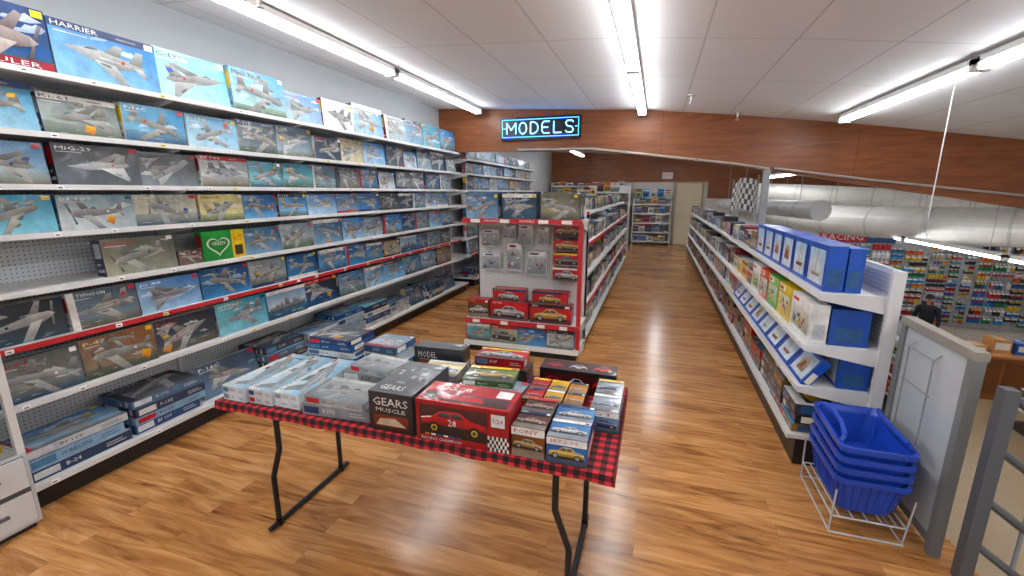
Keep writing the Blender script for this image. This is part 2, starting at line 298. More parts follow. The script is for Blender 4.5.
def draw_tank(F,rg):
    F.grad(0,0,1,1,H('8e7c58'),H('c8bc98')); F.grad(0,.5,1,1,H('b8b090'),H('8fa0a8')); sc=min(F.w*.9,F.h*1.6); c=H(rg.choice(['5a5c3c','6c6248','4a5240'])); fl=rg.random()<.5
    F.shape([(-.42,-.14),(-.46,-.04),(-.36,.02),(.36,.02),(.46,-.05),(.38,-.15)],.5,.42,sc,0,fl,H('14120e'),H('3a362c'))
    for x in (-.3,-.18,-.06,.06,.18,.3): F.shape([(x+.05*math.cos(t*.8),-.09+.05*math.sin(t*.8)) for t in range(8)],.5,.42,sc,0,fl,tuple(y*.6 for y in c))
    F.shape([(-.44,-.02),(-.36,.06),(.34,.06),(.44,-.03)],.5,.42,sc,0,fl,tuple(x*.6 for x in c),mixc(c,WH,.2)); F.shape([(-.18,.06),(-.12,.17),(.12,.17),(.2,.06)],.5,.42,sc,0,fl,tuple(x*.6 for x in c),mixc(c,WH,.3))
    F.shape([(.15,.1),(.5,.14),(.5,.16),(.15,.14)],.5,.42,sc,0,fl,tuple(x*.5 for x in c))
    F.rect(0,.86,1,1,H('2a2a24')); F.text('PANZER',.05,.885,.3,.97,H('d8d4c8'))
def draw_pack(F,rg):
    c=H(rg.choice(['c4202a','e0b020','2860b0','e8e8e8','208050','181818','d86a20','5a9ad0','cfd4d6','d8dcdc','3a3e48'])); F.grad(0,0,1,1,c,tuple(min(1,x*1.3+.03) for x in c))
    c2=H(rg.choice(['e8e8e8','20242c','9aa4ac','d8c88a','3a6a9a'])); F.grad(.12,.2,.88,.68,tuple(x*.6 for x in c2),c2); c3=H(rg.choice(['c4202a','101014','e0b020','2860b0','5c6468']))
    F.poly([(.22,.28),(.5,.24),(.8,.32),(.7,.5),(.45,.6),(.28,.48)],[c3,c3,tuple(x*.5 for x in c3),c3,mixc(c3,WH,.4),c3])
    F.rect(.08,.76,.92,.92,H(rg.choice(['ffffff','f0d040','101014','c4202a']))); F.rect(.2,.81,.7,.87,H(rg.choice(['181818','c4202a','2860b0'])))
def draw_blue(F,rg):
    F.rect(0,0,1,1,H('1f55b8')); F.grad(.16,.1,.92,.88,H('dfe7ee'),H('b8d2e8'))
    q=rg.random(); sc=min(F.w*.7,F.h)
    if q<.6:
        F.shape([(-.4,-.06),(-.02,.34),(0,-.04)],.53,.45,sc,.0,False,H('c8ccd0'),WH); F.shape([(.02,.3),(.3,-.04),(.02,-.05)],.53,.45,sc,.0,False,H('d8dcdc'),WH)
        F.shape([(-.36,-.1),(.38,-.08),(.28,-.2),(-.26,-.2)],.53,.45,sc,0,False,H('5a3420'),H(rg.choice(['b86a38','a42a24','e8e4dc']))); F.shape([(-.01,-.1),(.01,-.1),(.01,.36),(-.01,.36)],.53,.45,sc,0,False,H('5a3a20'))
    else:
        F.shape([(-.3,-.2),(.3,-.2),(.34,.1),(.2,.3),(-.2,.28),(-.32,.1)],.53,.45,sc,0,False,H('7a5a40'),H('d8c8a0')); F.shape([(-.2,-.1),(.0,-.14),(.1,.1),(-.1,.16)],.53,.45,sc,0,False,H('8a3428'))
    F.rect(.02,.1,.13,.88,H('173f8e'))
DR={'air':draw_air,'car':draw_car,'ship':draw_ship,'tank':draw_tank,'pack':draw_pack,'blue':draw_blue}
def kit(mb,p,r,u,w,h,d,style,rg,side=None,spine=True,fn=None):
    """box whose decorated face starts at p (lower left), r right, u up; body extends behind"""
    r=V(r).normalized();u=V(u).normalized();n=r.cross(u);p=V(p)
    sc=H(side or rg.choice(['e4e2dc','d8d8d8','2a3a58','1c1c20','8a2028','8fb0cc','c8c4b4','5a7288','3a5a80','b8c0c4','70808c']))
    mb.obox(p-n*d,r*w,u*h,n*d,sc)
    F=Face(mb,p,r,u,w,h)
    if fn: fn(F,rg)
    else: DR[style](F,rg)
    if spine:
        lum=sum(sc)/3; tc=BK if lum>.3 else WH
        G=Face(mb,p-n*d,r,n,w,d)
        G.rect(.03,.18,.26,.82,H(rg.choice(['c4262c','8a9298','18345e','dfe4e6','5a86a8']))); tt=rg.choice(TIT); G.text(tt,.32,.35,.32+.035*len(tt),.7,tc); G.rect(.72,.3,.94,.42,mixc(tc,sc,.5)); G.rect(.72,.55,.9,.65,mixc(tc,sc,.5))
        G=Face(mb,p-n*d,n,u,d,h)
        G.rect(.15,.5,.85,.9,H(rg.choice(['c8ccd0','5a7288','e8c23a','a82028','40608a']))); G.rect(.15,.12,.85,.2,mixc(tc,sc,.4)); G.rect(.15,.3,.6,.36,mixc(tc,sc,.4))
        G=Face(mb,p+r*w,-n,u,d,h)
        G.rect(.15,.1,.85,.5,H(rg.choice(['c8ccd0','5a7288','e8e4d8','40608a'])))
# ---------------------------------------------------------------- room shell
M_floor=wood_floor(); M_ceil=ceil_mat()
M_wallL=plain('painted_wall_grey',H('a3a7aa'),.7,0,.04,4)
M_wallW=plain('painted_wall_white',H('d6d3cc'),.7,0,.04,4)
M_hdr=header_wood('stained_plywood',H('743c1c'),H('94562c'))
mb=MB(); mb.box(-3.6,1.5,-2.5,15.6,-.3,0,WH); mb.build('floor',M_floor)
mb=MB(); mb.box(1.5,11,-2.5,15.6,-2.75,-2.6,WH); mb.build('floor_lower_level',plain('lower_floor_tile',H('a08868'),.4))
mb=MB(); mb.box(1.44,1.5,-2.5,15.6,-2.6,-.3,WH); mb.build('wall_under_mezzanine',M_wallW)
prof=[(-3.6,3.06),(-.33,2.88),(1.01,2.74),(2.5,2.55),(4.1,2.31),(11,1.5)]
mb=MB()
for (x0,z0),(x1,z1) in zip(prof,prof[1:]):
    mb.poly([(x0,-2.5,z0),(x0,15.6,z0),(x1,15.6,z1),(x1,-2.5,z1)],WH)
    mb.poly([(x0,-2.5,z0+.08),(x1,-2.5,z1+.08),(x1,15.6,z1+.08),(x0,15.6,z0+.08)],WH)
mb.build('ceiling',M_ceil)
def ceilz(x):
    for (x0,z0),(x1,z1) in zip(prof,prof[1:]):
        if x0<=x<=x1: return z0+(z1-z0)*(x-x0)/(x1-x0)
mb=MB(); mb.box(-3.7,-3.6,-2.5,15.6,-.3,3.14,WH); mb.build('wall_left',M_wallL)
mb=MB(); mb.box(11,11.1,-2.5,15.7,-2.75,1.6,WH); mb.build('wall_right',M_wallW)
mb=MB(); mb.box(-3.6,11,15.6,15.7,-2.75,3.1,WH); mb.build('wall_back',M_wallW)
mb=MB()
for x0,x1,zb in ((-3.6,1.5,2.02),(1.5,11,1.5)):
    xs_=sorted({x0,x1}|{p[0] for p in prof if x0<p[0]<x1})
    for a,b in zip(xs_,xs_[1:]): mb.poly([(a,15.58,min(zb,ceilz(a)-.01)),(b,15.58,min(zb,ceilz(b)-.01)),(b,15.58,ceilz(b)),(a,15.58,ceilz(a))],WH)
mb.build('wall_back_paneling',M_hdr)
hp=[(-3.6,2.36),(-1.0,2.33),(0,2.2),(1.0,2.07),(4.1,1.53),(11,.5)]
def hz(x):
    for (x0,z0),(x1,z1) in zip(hp,hp[1:]):
        if x0<=x<=x1: return z0+(z1-z0)*(x-x0)/(x1-x0)
xs=sorted(set([p[0] for p in prof]+[p[0] for p in hp]))
mb=MB()
for x0,x1 in zip(xs,xs[1:]):
    a=[(x0,hz(x0)),(x1,hz(x1)),(x1,ceilz(x1)),(x0,ceilz(x0))]
    mb.poly([(x,7.1,z) for x,z in a],WH); mb.poly([(x,7.22,z) for x,z in reversed(a)],WH)
    mb.poly([(x0,7.1,a[0][1]),(x0,7.22,a[0][1]),(x1,7.22,a[1][1]),(x1,7.1,a[1][1])],WH)
mb.build('wall_header',M_hdr)
mb=MB()
pts=[(-2.2,7.06,hz(-2.2)+.02)]+[(x,7.06,hz(x)+.02) for x in (-1,0,1)]+[(1.44,7.06,hz(1.44)+.02)]
mb.path(pts,.016,H('b8b0a4'))
mb.path([(1.5,7.05,2.02),(2.6,7.05,1.86),(4.5,7.05,1.62),(9,7.05,1.05)],.014,H('a8a4a0'))
for x in (-1.5,-.5,.5,1.3): mb.box(x-.02,x+.02,7.03,7.1,hz(x)-.0,hz(x)+.04,H('9a9a98'))
mb.build('trim_conduit',M_steel)
# ---------------------------------------------------------------- lights
def fixture(x,y0,y1,z):
    e=empty('fluorescent_light',(x,(y0+y1)/2,z))
    mb=MB(); c=H('f0f0ee'); L=(y1-y0)/2
    mb.box(-.055,.055,-L,L,.012,.055,c)
    for s in (-1,1):
        mb.box(-.055,.055,s*L-(.03 if s>0 else 0),s*L+(.03 if s<0 else 0),-.035,.05,c)
    mb.build('housing',M_steel,e)
    mb=MB()
    for s in (-1,1): mb.tube((s*.032,-L+.035,-.012),(s*.032,L-.035,-.012),.016,(1,1,1),10)
    mb.build('tubes',M_tube,e,smooth=True)
for x,yo,dz in ((-2.8,0,.07),(-.29,.05,.065),(2.05,-.4,.065)):
    z=ceilz(x)-dz
    for y0,y1 in ((4.5,6.9),(2.05,4.45),(-.4,2.0),(-2.4,-.45)):
        fixture(x,max(y0+yo,-2.45),y1+yo,z)
for x,z in ((-2.3,2.8),(.2,2.72)):
    for y0 in (8.2,11.8): fixture(x,y0,y0+2.4,z)
for x,y0,z in ((4.3,4.75,.87),(4.3,7.25,.87),(4.3,9.75,.87),(4.3,12.25,.87),(7.6,7.3,.85),(7.6,9.9,.85),(7.6,12.5,.85),(2.5,9.8,2.05),(7.0,3.8,.9)): fixture(x,y0,y0+2.4,z)
mb=MB()
for x,y in ((2.3,4.9),(3.3,5.0)): mb.tube((x,y,ceilz(x)-.005),(x,y,1.45),.005,H('d8d8d8'),6)
for x,y in ((4.3,7.6),(4.3,9.3),(4.3,10.4),(7.6,8),(7.6,11)): mb.tube((x,y,ceilz(x)-.005),(x,y,.93),.004,H('b8b8b8'),6)
mb.build('hanger_rods',M_steel)
def sprinkler(x,y):
    z=ceilz(x); mb=MB(); c=H('c8c8c4')
    mb.tube((x,y,z),(x,y,z-.012),.04,c,14); mb.tube((x,y,z-.012),(x,y,z-.06),.012,c,8)
    for s in (-1,1): mb.tube((x,y+s*.012,z-.05),(x,y+s*.004,z-.095),.004,c,6)
    mb.tube((x,y,z-.095),(x,y,z-.1),.026,c,12); mb.build('sprinkler_head',M_metal)
sprinkler(.3,5.9); sprinkler(-2.62,2.6); sprinkler(.95,6.9)
# ---------------------------------------------------------------- neon sign
e=empty('neon_sign',(-1.82,7.02,2.68))
mb=MB(); mb.box(-.64,.64,0,.05,-.17,.17,H('0a0b12')); 
for s in (-1,1): mb.tube((s*.4,.02,.17),(s*.4,.02,.28),.004,H('555555'),6)
mb.build('backing_panel',M_plastic,e,bevel=.01)
G={'M':[[(0,0),(0,1),(.5,.35),(1,1),(1,0)]],'O':[[(.5+.5*math.cos(t*math.pi/6),.5+.5*math.sin(t*math.pi/6)) for t in range(13)]],
 'D':[[(0,0),(0,1),(.5,1),(.9,.8),(1,.5),(.9,.2),(.5,0),(0,0)]],'E':[[(1,1),(.2,1),(0,.8),(0,.2),(.2,0),(1,0)],[(0,.5),(.8,.5)]],
 'L':[[(0,1),(0,0),(1,0)]],'S':[[(1,.85),(.8,1),(.2,1),(0,.8),(.2,.55),(.8,.45),(1,.2),(.8,0),(.2,0),(0,.15)]]}
mb=MB(); mc=MB()
for i,ch in enumerate('MODELS'):
    w=.12 if ch!='M' else .15; x0=-.53+i*.185+(.02 if i else 0)
    for st in G[ch]:
        P=[(x0+a*w,-.035,-.085+b*.17) for a,b in st]
        mb.path(P,.0095,(1,1,1),8)
mc.tube((-.6,-.02,0.0),(-.55,-.02,0),.006,(1,1,1),6); mc.tube((.56,-.02,0),(.6,-.02,0),.006,(1,1,1),6)
mc.path([(-.61,-.02,-.13),(.61,-.02,-.13),(.61,-.02,.13),(-.61,-.02,.13),(-.61,-.02,-.13)],.005,(1,1,1),6)
mb.build('letter_tubes',M_neonw,e); mc.build('border_tubes',M_neon,e)
# ---------------------------------------------------------------- left wall shelving
SH=H('d9dadb'); STR=H('dedfdf')
LV=[.15,.58,.89,1.18,1.48,1.74,2.02,2.34]
def shelf_run(name,y0,y1,levels,xw,xfs,top,peg,face=1,red=(),mod=1.22,endup=False):
    e=empty(name,(xw,(y0+y1)/2,0))
    mb=MB(); 
    n=max(1,round((y1-y0)/mod)); 
    for i in range(n+1):
        y=y0+(y1-y0)*i/n; mb.box(min(xw,xw+face*.03),max(xw,xw+face*.03),y-.015,y+.015,0,top,SH)
    for k,z in enumerate(levels):
        xf=xfs[k]; a,b=min(xw,xf),max(xw,xf)
        mb.box(a,b,y0,y1,z-.025,z,SH)
        col=H('b8242c') if k in red else STR
        f0,f1=(xf,xf+face*.01); mb.box(min(f0,f1),max(f0,f1),y0,y1,z-.028,z+.002,col)
        rg=random.Random(k*7+int(y0*10)); y=y0+.08
        while y<y1-.1:
            c=H(rg.choice(['ffffff','f8f8f8','f0e8a0','ffffff'])); q0,q1=sorted((f1,f1+face*.002))
            mb.box(q0,q1,y,y+.035,z-.026,z-.002,c); mb.box(q0-.0008 if face<0 else q0,q1+.0008 if face>0 else q1,y+.006,y+.025,z-.018,z-.012,BK); y+=rg.uniform(.2,.6)
        if k>0:
            for i in range(n+1):
                y=y0+(y1-y0)*i/n; yy=min(max(y,y0+.002),y1-.002)
                mb.poly([(xw,yy,z-.025),(xf,yy,z-.025),(xf,yy,z-.04),(xw,yy,z-.11)],SH)
    xf=xfs[0]-face*.04; mb.box(min(xw,xf),max(xw,xf),y0,y1,0,levels[0]-.03,H('141416'))
    if endup:
        mb.box(min(xw-face*.02,xw+face*.04),max(xw-face*.02,xw+face*.04),y0-.03,y0,0,top,SH)
    mb.v=[(x-e.location.x,y-e.location.y,z) for x,y,z in mb.v]
    mb.build('frame_and_shelves',M_steel,e)
    mp=MB(); mp.box(min(xw,xw-face*.02),max(xw,xw-face*.02),y0,y1,0,top,SH); mp.v=[(x-e.location.x,y-e.location.y,z) for x,y,z in mp.v]
    mp.build('back_panel',peg,e)
    return e
M_peg=pegboard('pegboard_panel_x',H('cfd2d4'),'x'); M_pegy=pegboard('pegboard_panel_y',H('d8d8d6'),'y')
XF=[-3.08,-3.17,-3.2,-3.2,-3.2,-3.2,-3.2,-3.2]
shelf_run('wall_shelving_unit',1.17,7.0,LV,-3.57,XF,2.5,M_peg,1,red=(2,))
LV2=[.15,.58,.89,1.18,1.48,1.74,2.02,2.27]
shelf_run('wall_shelving_unit',7.35,11.8,LV2,-3.57,XF,2.4,M_peg,1,red=(1,))
def heartfn(F,rg):
    F.grad(0,0,1,1,H('1f7a34'),H('3fa852')); F.grad(.68,0,1,1,H('d8a830'),H('f0dc60'))
    pts=[]
    for i in range(28):
        t=2*math.pi*i/28; pts.append((.36+.017*16*math.sin(t)**3,.5+.022*(13*math.cos(t)-5*math.cos(2*t)-2*math.cos(3*t)-math.cos(4*t))))
    F.poly(pts[::-1],H('e6ead8')); F.poly([(.36+(x-.36)*.84,.5+(y-.5)*.84) for x,y in pts[::-1]],H('1f7a34')); F.text('GREEN',.2,.52,.52,.64,WH); F.text('KIT',.74,.6,.94,.8,H('c4262c')); F.rect(.74,.1,.94,.45,H('3a3020'))
def fill_row(mb,rg,y0,y1,z,x,hmax,wr,face=1,styles=('air',),d=(.05,.09),gap=(.004,.02),lean=.0,special=None,first=()):
    y=y0; n=0
    while True:
        w=rg.uniform(*wr)
        if special and y<special[0]<=y+w+.12: w=special[0]-y+.001
        if w>.08 and y+w<=y1:
            hh=min(hmax,w*rg.uniform(.58,.68))*rg.uniform(.93,1); st=rg.choice(styles); dd=rg.uniform(*d); xx=x-face*rg.uniform(.0,.03)
            L=rg.uniform(0,lean)
            u=V((-face*math.sin(L),0,math.cos(L))); fn=first[n] if n<len(first) else None
            if face>0: kit(mb,(xx,y,z+.001),(0,1,0),u,w,hh,dd,st,rg,fn=fn)
            else: kit(mb,(xx,y+w,z+.001),(0,-1,0),u,w,hh,dd,st,rg,fn=fn)
            n+=1
        y+=w+rg.uniform(*gap)
        if special and abs(y-special[0])<.05:
            kit(mb,(x,special[0],z+.001),(0,1,0),(0,0,1),special[1],special[2],.07,'air',rg,'208040',fn=heartfn); y=special[0]+special[1]+.01
        if y>=y1-.1: break
def mk(sky,pl,strip=.9,band=None):
    def f(F,rg):
        draw_air(F,rg,sky,pl,strip)
        if band: F.rect(0,0,1,.15,H(band[0])); F.text(band[1],.35,.04,.9,.12,H('f0f0f0'))
    return f
FIRST={7:[mk(('10285a','3a70b0'),'prop',.9,('9a2030','HAULER')),mk(('2c70b4','a0ccec'),'jet',.1),mk(('6ab0d0','c4e8ec'),'delta',.9),mk(('4a90c8','c8e4d8'),'bomber',.9),mk(('4a7cb0','b8ccd4'),'delta',.7),mk(('d8dcdc','eceae4'),'jet',.9)],
 6:[mk(('4a90b8','a8ccd8'),'prop',.1),mk(('68787c','bcc4be'),'delta',.1),mk(('2c78a8','98c8e0'),'bomber',.9),mk(('4a90bc','c0dce8'),'bomber',.7)],
 5:[mk(('5a94c4','c8e0ea'),'delta',.8),mk(('14181e','5a6068'),'delta',.7),mk(('24282e','7a8288'),'delta',.7),mk(('98a0a4','dce0e0'),'jet',.2)],
 4:[mk(('2c8cb0','98d0dc'),'bomber',.8),mk(('7a98a4','d0d6d6'),'prop',.7),mk(('a0a498','dcdac8'),'prop',.7),mk(('c8bc88','e4dca8'),'jet',.9)],
 3:[mk(('484c44','9c9c88'),'prop',.9),mk(('281c20','8a6a5a'),'bomber',.9)],
 2:[mk(('181c20','48525a'),'prop',.9),mk(('20303c','8aa0b0'),'jet',.6),mk(('3a70a8','b0d0e8'),'delta',.9)],
 1:[mk(('585c5c','98988c'),'bomber',.9),mk(('8a5a3a','8a8070'),'prop',.9),mk(('1c2028','4a5c6c'),'jet',.9)]}
def left_boxes(y0,y1,lv,seed,full=True):
    rg=random.Random(seed); mb=MB()
    W={7:(.46,.56),6:(.36,.46),5:(.34,.44),4:(.32,.42),3:(.34,.44),2:(.34,.42),1:(.36,.48)}
    HM={7:.33 if full else .2,6:.27 if full else .2,5:.235,4:.21,3:.245,2:.235,1:.26}
    for k in range(1,len(lv)):
        ys=y0+.02
        st=['air']*26+['ship']
        sp=None
        if k==3 and full: ys=y0+.62; sp=(2.42,.36,.225)
        fill_row(mb,rg,ys,y1-.02,lv[k],XF[k]-.03,HM[k],W[k],1,st,special=sp,lean=.12,d=(.05,.085),first=FIRST.get(k,()) if full else ())
    y=y0+.02
    while y<y1-.4:
        w=rg.uniform(.38,.52); z=lv[0]+.001
        if y+w>y1: break
        big=full and 2.4<y<4.6
        if rg.random()<.3 and not big:
            kit(mb,(XF[0]-.08,y,z),(0,1,0),(-.25,0,.97),w,.26,.07,rg.choice(['air','ship','air']),rg,fn=mk(('28384c','7088a0'),'delta',.9))
        else:
            for j in range(rg.randint(4,5) if big else rg.randint(2,4)):
                th=rg.uniform(.045,.07); ww=w-rg.uniform(0,.06); dd=rg.uniform(.26,.34); ox=rg.uniform(.02,.05)
                kit(mb,(XF[0]-ox,y+rg.uniform(0,.02),z+th),(0,1,0),(-1,0,0),ww,dd,th-.001,rg.choice(['air','air','ship','air']),rg,rg.choice(['e4e2dc','2a3a58','3a3c44','8fb0cc','a8b4bc','5a7288','c8ccd0','2a4a78'])); z+=th
        y+=w+.02
    return mb.build('model_kit_boxes',M_print)
left_boxes(1.17,7.0,LV,14)
left_boxes(7.35,11.8,LV2,23,False)
# ---------------------------------------------------------------- centre gondola
def gondola():
    x0,x1,yc=-1.92,-.665,-1.29; Y0,Y1=4.7,11.2
    e=empty('display_gondola',(yc,(Y0+Y1)/2,0)); mb=MB()
    lv=[.15,.5,.85,1.17,1.47]
    RED=H('b8202a')
    for s,xf in ((1,x1),(-1,x0)):
        for k,z in enumerate(lv):
            xx=xf if k<4 else xf-s*.12
            a,b=sorted((yc,xx)); mb.box(a,b,Y0,Y1,z-.03,z,SH)
            q=sorted((xx,xx+s*.01)); mb.box(q[0],q[1],Y0,Y1,z-.035,z+.006,RED if k in (3,1) else STR)
    mb.box(x0+.05,x1-.05,Y0,Y1,0,.12,H('141416'))
    for i in range(7):
        y=Y0+(Y1-Y0)*i/6; mb.box(yc-.03,yc+.03,y-.015,y+.015,0,1.5,SH)
    mb.box(x0,x1,Y0-.03,Y0,.0,1.47,SH)
    for x in (x0-.0,x1-.03):
        mb.box(x,x+.03,4.67,4.7,0,1.5,RED)
    mb.box(x0+.03,x1-.03,4.26,4.67,0,.08,H('141416'))
    for z,d in ((.11,.44),(.36,.42),(1.43,.42)):
        mb.box(x0,x1,4.67-d,4.67,z-.03,z,SH); mb.box(x0,x1,4.67-d-.012,4.67-d,z-.04,z+.008,RED if z>.2 else STR)
        for x in (x0,x1-.008):
            mb.poly([(x,4.67,z-.03),(x,4.67-d,z-.03),(x,4.67-d,z-.05),(x,4.67,z-.14)],SH)
    for x in (x0+.1,-1.5,-1.1,x1-.2): mb.box(x,x+.1,4.23,4.236,1.395,1.43,WH); mb.box(x,x+.08,4.23,4.236,.325,.36,WH)
    F=Face(mb,(x0,4.67-.42-.013,1.395),(1,0,0),(0,0,1),x1-x0,.04); F.text('MODELS',.2,.2,.35,.8,WH); F.text('MODELS',.5,.2,.62,.8,WH)
    mb.box(x1-.04,x1,4.28,4.31,.1,1.41,RED); mb.box(x0,x0+.025,4.28,4.30,.1,.36,RED)
    mb.v=[(x-e.location.x,y-e.location.y,z) for x,y,z in mb.v]; mb.build('frame_and_shelves',M_steel,e)
    mp=MB(); mp.box(yc-.01,yc+.01,Y0,Y1,.1,1.5,SH); mp.v=[(x-e.location.x,y-e.location.y,z) for x,y,z in mp.v]; mp.build('back_panel',M_peg,e)
    mp=MB(); mp.box(x0+.02,x1-.02,4.655,4.668,.1,1.42,SH); mp.v=[(x-e.location.x,y-e.location.y,z) for x,y,z in mp.v]; mp.build('endcap_pegboard',M_pegy,e)
    rg=random.Random(5); mb=MB()
    for k,z in enumerate(lv):
        for s,xf in ((1,x1),(-1,x0)):
            xx=xf-s*.03 if k<4 else xf-s*.15
            fill_row(mb,rg,Y0+.03,Y1,z,xx,[.2,.25,.24,.22,.2][k],(.2,.3),s,('car','car','pack','air','tank','car'),d=(.1,.25))
    mb.build('model_kit_boxes',M_print)
    mb=MB()
    x=x0+.03
    for i,w in enumerate((.38,.38,.4)):
        for j in range(3):
            kit(mb,(x+.01*j,4.29+.1*j,1.432),(1,0,0),(0,0,1),w-.03,.27-.02*(j==0),.09,'air',rg,'2a3038',fn=mk([('3a5a7a','8ab0c8'),('20242c','4a6a8a'),('4a4a40','a89a78')][i],['bomber','jet','prop'][i],.9 if i!=1 else .1))
        x+=w+.02
    x=x0+.02
    for w,bd,bg in ((.24,'d8d8d8',('3a2a20','6a4a30')),(.42,'c8c8cc',('a0181e','d03038')),(.44,'e0b020',('a0181e','d03038'))):
        def f(F,r,bd=bd,bg=bg): draw_car(F,r,bd,bg)
        kit(mb,(x,4.30,.362),(1,0,0),(0,0,1),w,.2 if w<.3 else .2,.14,'car',rg,'a01820',fn=f)
        if w>.3: kit(mb,(x+.02,4.32,.362+.201),(1,0,0),(0,0,1),w-.06,.13,.14,'car',rg,'a01820',fn=f)
        x+=w+.02
    x=x0+.02
    for w in (.27,.3,.3,.28): kit(mb,(x,4.26,.112),(1,0,0),(0,0,1),w,.19,.2,rg.choice(['car','air','air']),rg); x+=w+.01
    def grp(F,r):
        F.rect(0,0,1,1,H('c8ccd0')); F.grad(.06,.08,.94,.72,H('7a8288'),H('b8c0c4')); F.rect(.1,.78,.9,.95,H('f0f2f2')); F.rect(.2,.83,.6,.9,H(r.choice(['38507a','8a2a2c','404448'])))
        for k in range(8): a=r.uniform(.1,.75); b=r.uniform(.12,.6); F.rect(a,b,a+r.uniform(.03,.16),b+r.uniform(.02,.09),H(r.choice(['e8ecec','484e54','8a9296','c4202a','38507a','e0b020'])))
    for (xa,z,w,h) in ((-1.86,.84,.24,.2),(-1.56,.84,.19,.32),(-1.60,1.2,.16,.15),(-1.42,1.12,.17,.24),(-1.33,.8,.24,.28),(-1.86,1.1,.22,.2),(-1.2,1.14,.13,.2)):
        kit(mb,(xa,4.60,z),(1,0,0),(0,0,1),w,h,.03,'pack',rg,'d8dcde',fn=grp)
        mb.tube((xa+w/2,4.655,z+h+.01),(xa+w/2,4.5,z+h+.012),.004,H('c0c0c0'),6)
    for i,(bd,bg) in enumerate((('d8d8d8',('981418','c82830')),('101014',('a0181e','d03038')),('e0b020',('b0181e','d83038')),('d8a020',('8a1820','b82830')))):
        def f(F,r,bd=bd,bg=bg): draw_car(F,r,bd,bg)
        kit(mb,(-1.01,4.52,.78+.155*i),(1,0,0),(0,0,1),.3,.14,.1,'car',rg,'a01820',fn=f)
        mb.tube((-.86,4.655,.78+.155*i+.143),(-.86,4.5,.78+.155*i+.143),.004,H('c0c0c0'),6)
    mb.build('model_car_kits',M_print)
gondola()
# ---------------------------------------------------------------- right shelving
shelf_run('railing_shelving_unit',2.95,14.0,[.2,.53,.8,1.12],1.31,[.89,.9,.9,.94],1.27,M_peg,-1,mod=1.22,endup=True)
def brickfn(c1,c2):
    def f(F,rg):
        F.grad(0,0,1,1,H(c1),H(c2)); F.rect(.05,.78,.5,.94,H('ffffff')); F.rect(.08,.81,.35,.9,H('c42028')); F.grad(.1,.12,.9,.7,H(rg.choice(['a8b8a0','7ab060','d8c060'])),H('e8ece8'))
        for _ in range(14): a=rg.uniform(.14,.7);b=rg.uniform(.15,.5); F.rect(a,b,a+rg.uniform(.04,.14),b+rg.uniform(.04,.12),H(rg.choice(['c4202a','2a6030','e8b020','5a86a8','3a2a20','e8e8e8'])))
    return f
rg=random.Random(3); mb=MB()
y=3.0
for w in (.36,.3,.3,.28,.3,.32):
    kit(mb,(.97,y+w,1.122),(0,-1,0),(0,0,1),w,.27,.1,'blue',rg,'1f55b8'); 
    kit(mb,(1.08,y+w,1.122),(0,-1,0),(0,0,1),w,.26,.08,'blue',rg,'1f55b8'); y+=w+.015
fill_row(mb,rg,y,14,1.12,.97,.22,(.22,.34),-1,('car','pack','pack','blue','air','tank'),d=(.1,.2))
y=2.98
for i,(w,a,b) in enumerate(((.42,'e8e8e4','ffffff'),(.34,'e0b828','f0d870'),(.32,'5aa050','a8d080'),(.3,'c83028','e87060'),(.32,'e8e8e4','ffffff'))):
    kit(mb,(.93,y+w,.802),(0,-1,0),(.0,0,1),w,.24,.09,'pack',rg,a,fn=brickfn(a,b))
    kit(mb,(1.03,y+w,.802),(0,-1,0),(.0,0,1),w,.22,.2,'blue',rg,'2450a8'); y+=w+.015
fill_row(mb,rg,y,14,.8,.93,.22,(.22,.34),-1,('car','pack','pack','tank','air'),d=(.1,.25))
y=2.98
for i in range(8):
    w=.32; kit(mb,(.92,y+w,.535),(0,-1,0),(.55,0,.835),w,.2,.05,'blue',rg,'1f4fb0')
    kit(mb,(1.11,y+w,.532),(0,-1,0),(0,0,1),w,.2,.16,'blue',rg,'1f4fb0'); y+=w+.012
fill_row(mb,rg,y,14,.53,.93,.2,(.22,.34),-1,('car','pack','pack','blue'),d=(.1,.25))
y=2.98
while y<13.6:
    w=rg.uniform(.28,.4); z=.202
    for j in range(rg.randint(3,4)):
        th=rg.uniform(.055,.075); kit(mb,(.91+rg.uniform(0,.02),y+w,z+th),(0,-1,0),(1,0,0),w-.01,.33,th-.001,rg.choice(['car','tank','pack','air','ship']),rg,rg.choice(['6a3a20','2a2420','8a6a40','3a3a44','a03028'])); z+=th
    y+=w+.015
mb.build('boxed_kits',M_print)
# ---------------------------------------------------------------- back wall shelves
def wall_fixture(name,x0,x1,y,levels,top,seed,z0=0,goods='boxed_goods',wr=(.14,.26)):
    e=empty(name,((x0+x1)/2,y,z0)); mb=MB(); ex=e.location.x
    mb.box(x0-ex,x1-ex,-.03,0,0,top,SH)
    for x in (x0,x1-.03): mb.box(x-ex,x-ex+.03,-.38,-.03,0,top,H('d0d0cc'))
    for z in levels:
        mb.box(x0-ex+.03,x1-ex-.03,-.38,-.03,z-.03,z,SH); mb.box(x0-ex,x1-ex,-.392,-.38,z-.035,z+.008,STR)
    mb.build('cabinet',M_steel,e)
    rg=random.Random(seed); mb=MB()
    for i,z in enumerate(levels):
        nz=(levels[i+1] if i+1<len(levels) else top+.1)-z-.05
        x=x0+.05
        while x<x1-.3:
            w=rg.uniform(*wr); kit(mb,(x,y-.34,z0+z+.001),(1,0,0),(0,0,1),w,min(nz,rg.uniform(.7,1)*nz),.2,rg.choice(['pack','pack','car']),rg); x+=w+.01
    mb.build(goods,M_print)
wall_fixture('back_wall_shelving',-.75,.45,15.55,[.12,.42,.72,1.02,1.32],1.5,3)
wall_fixture('back_wall_shelving',-3.5,-.85,15.55,[.12,.42,.72,1.02,1.32,1.62,1.9],2.0,4)
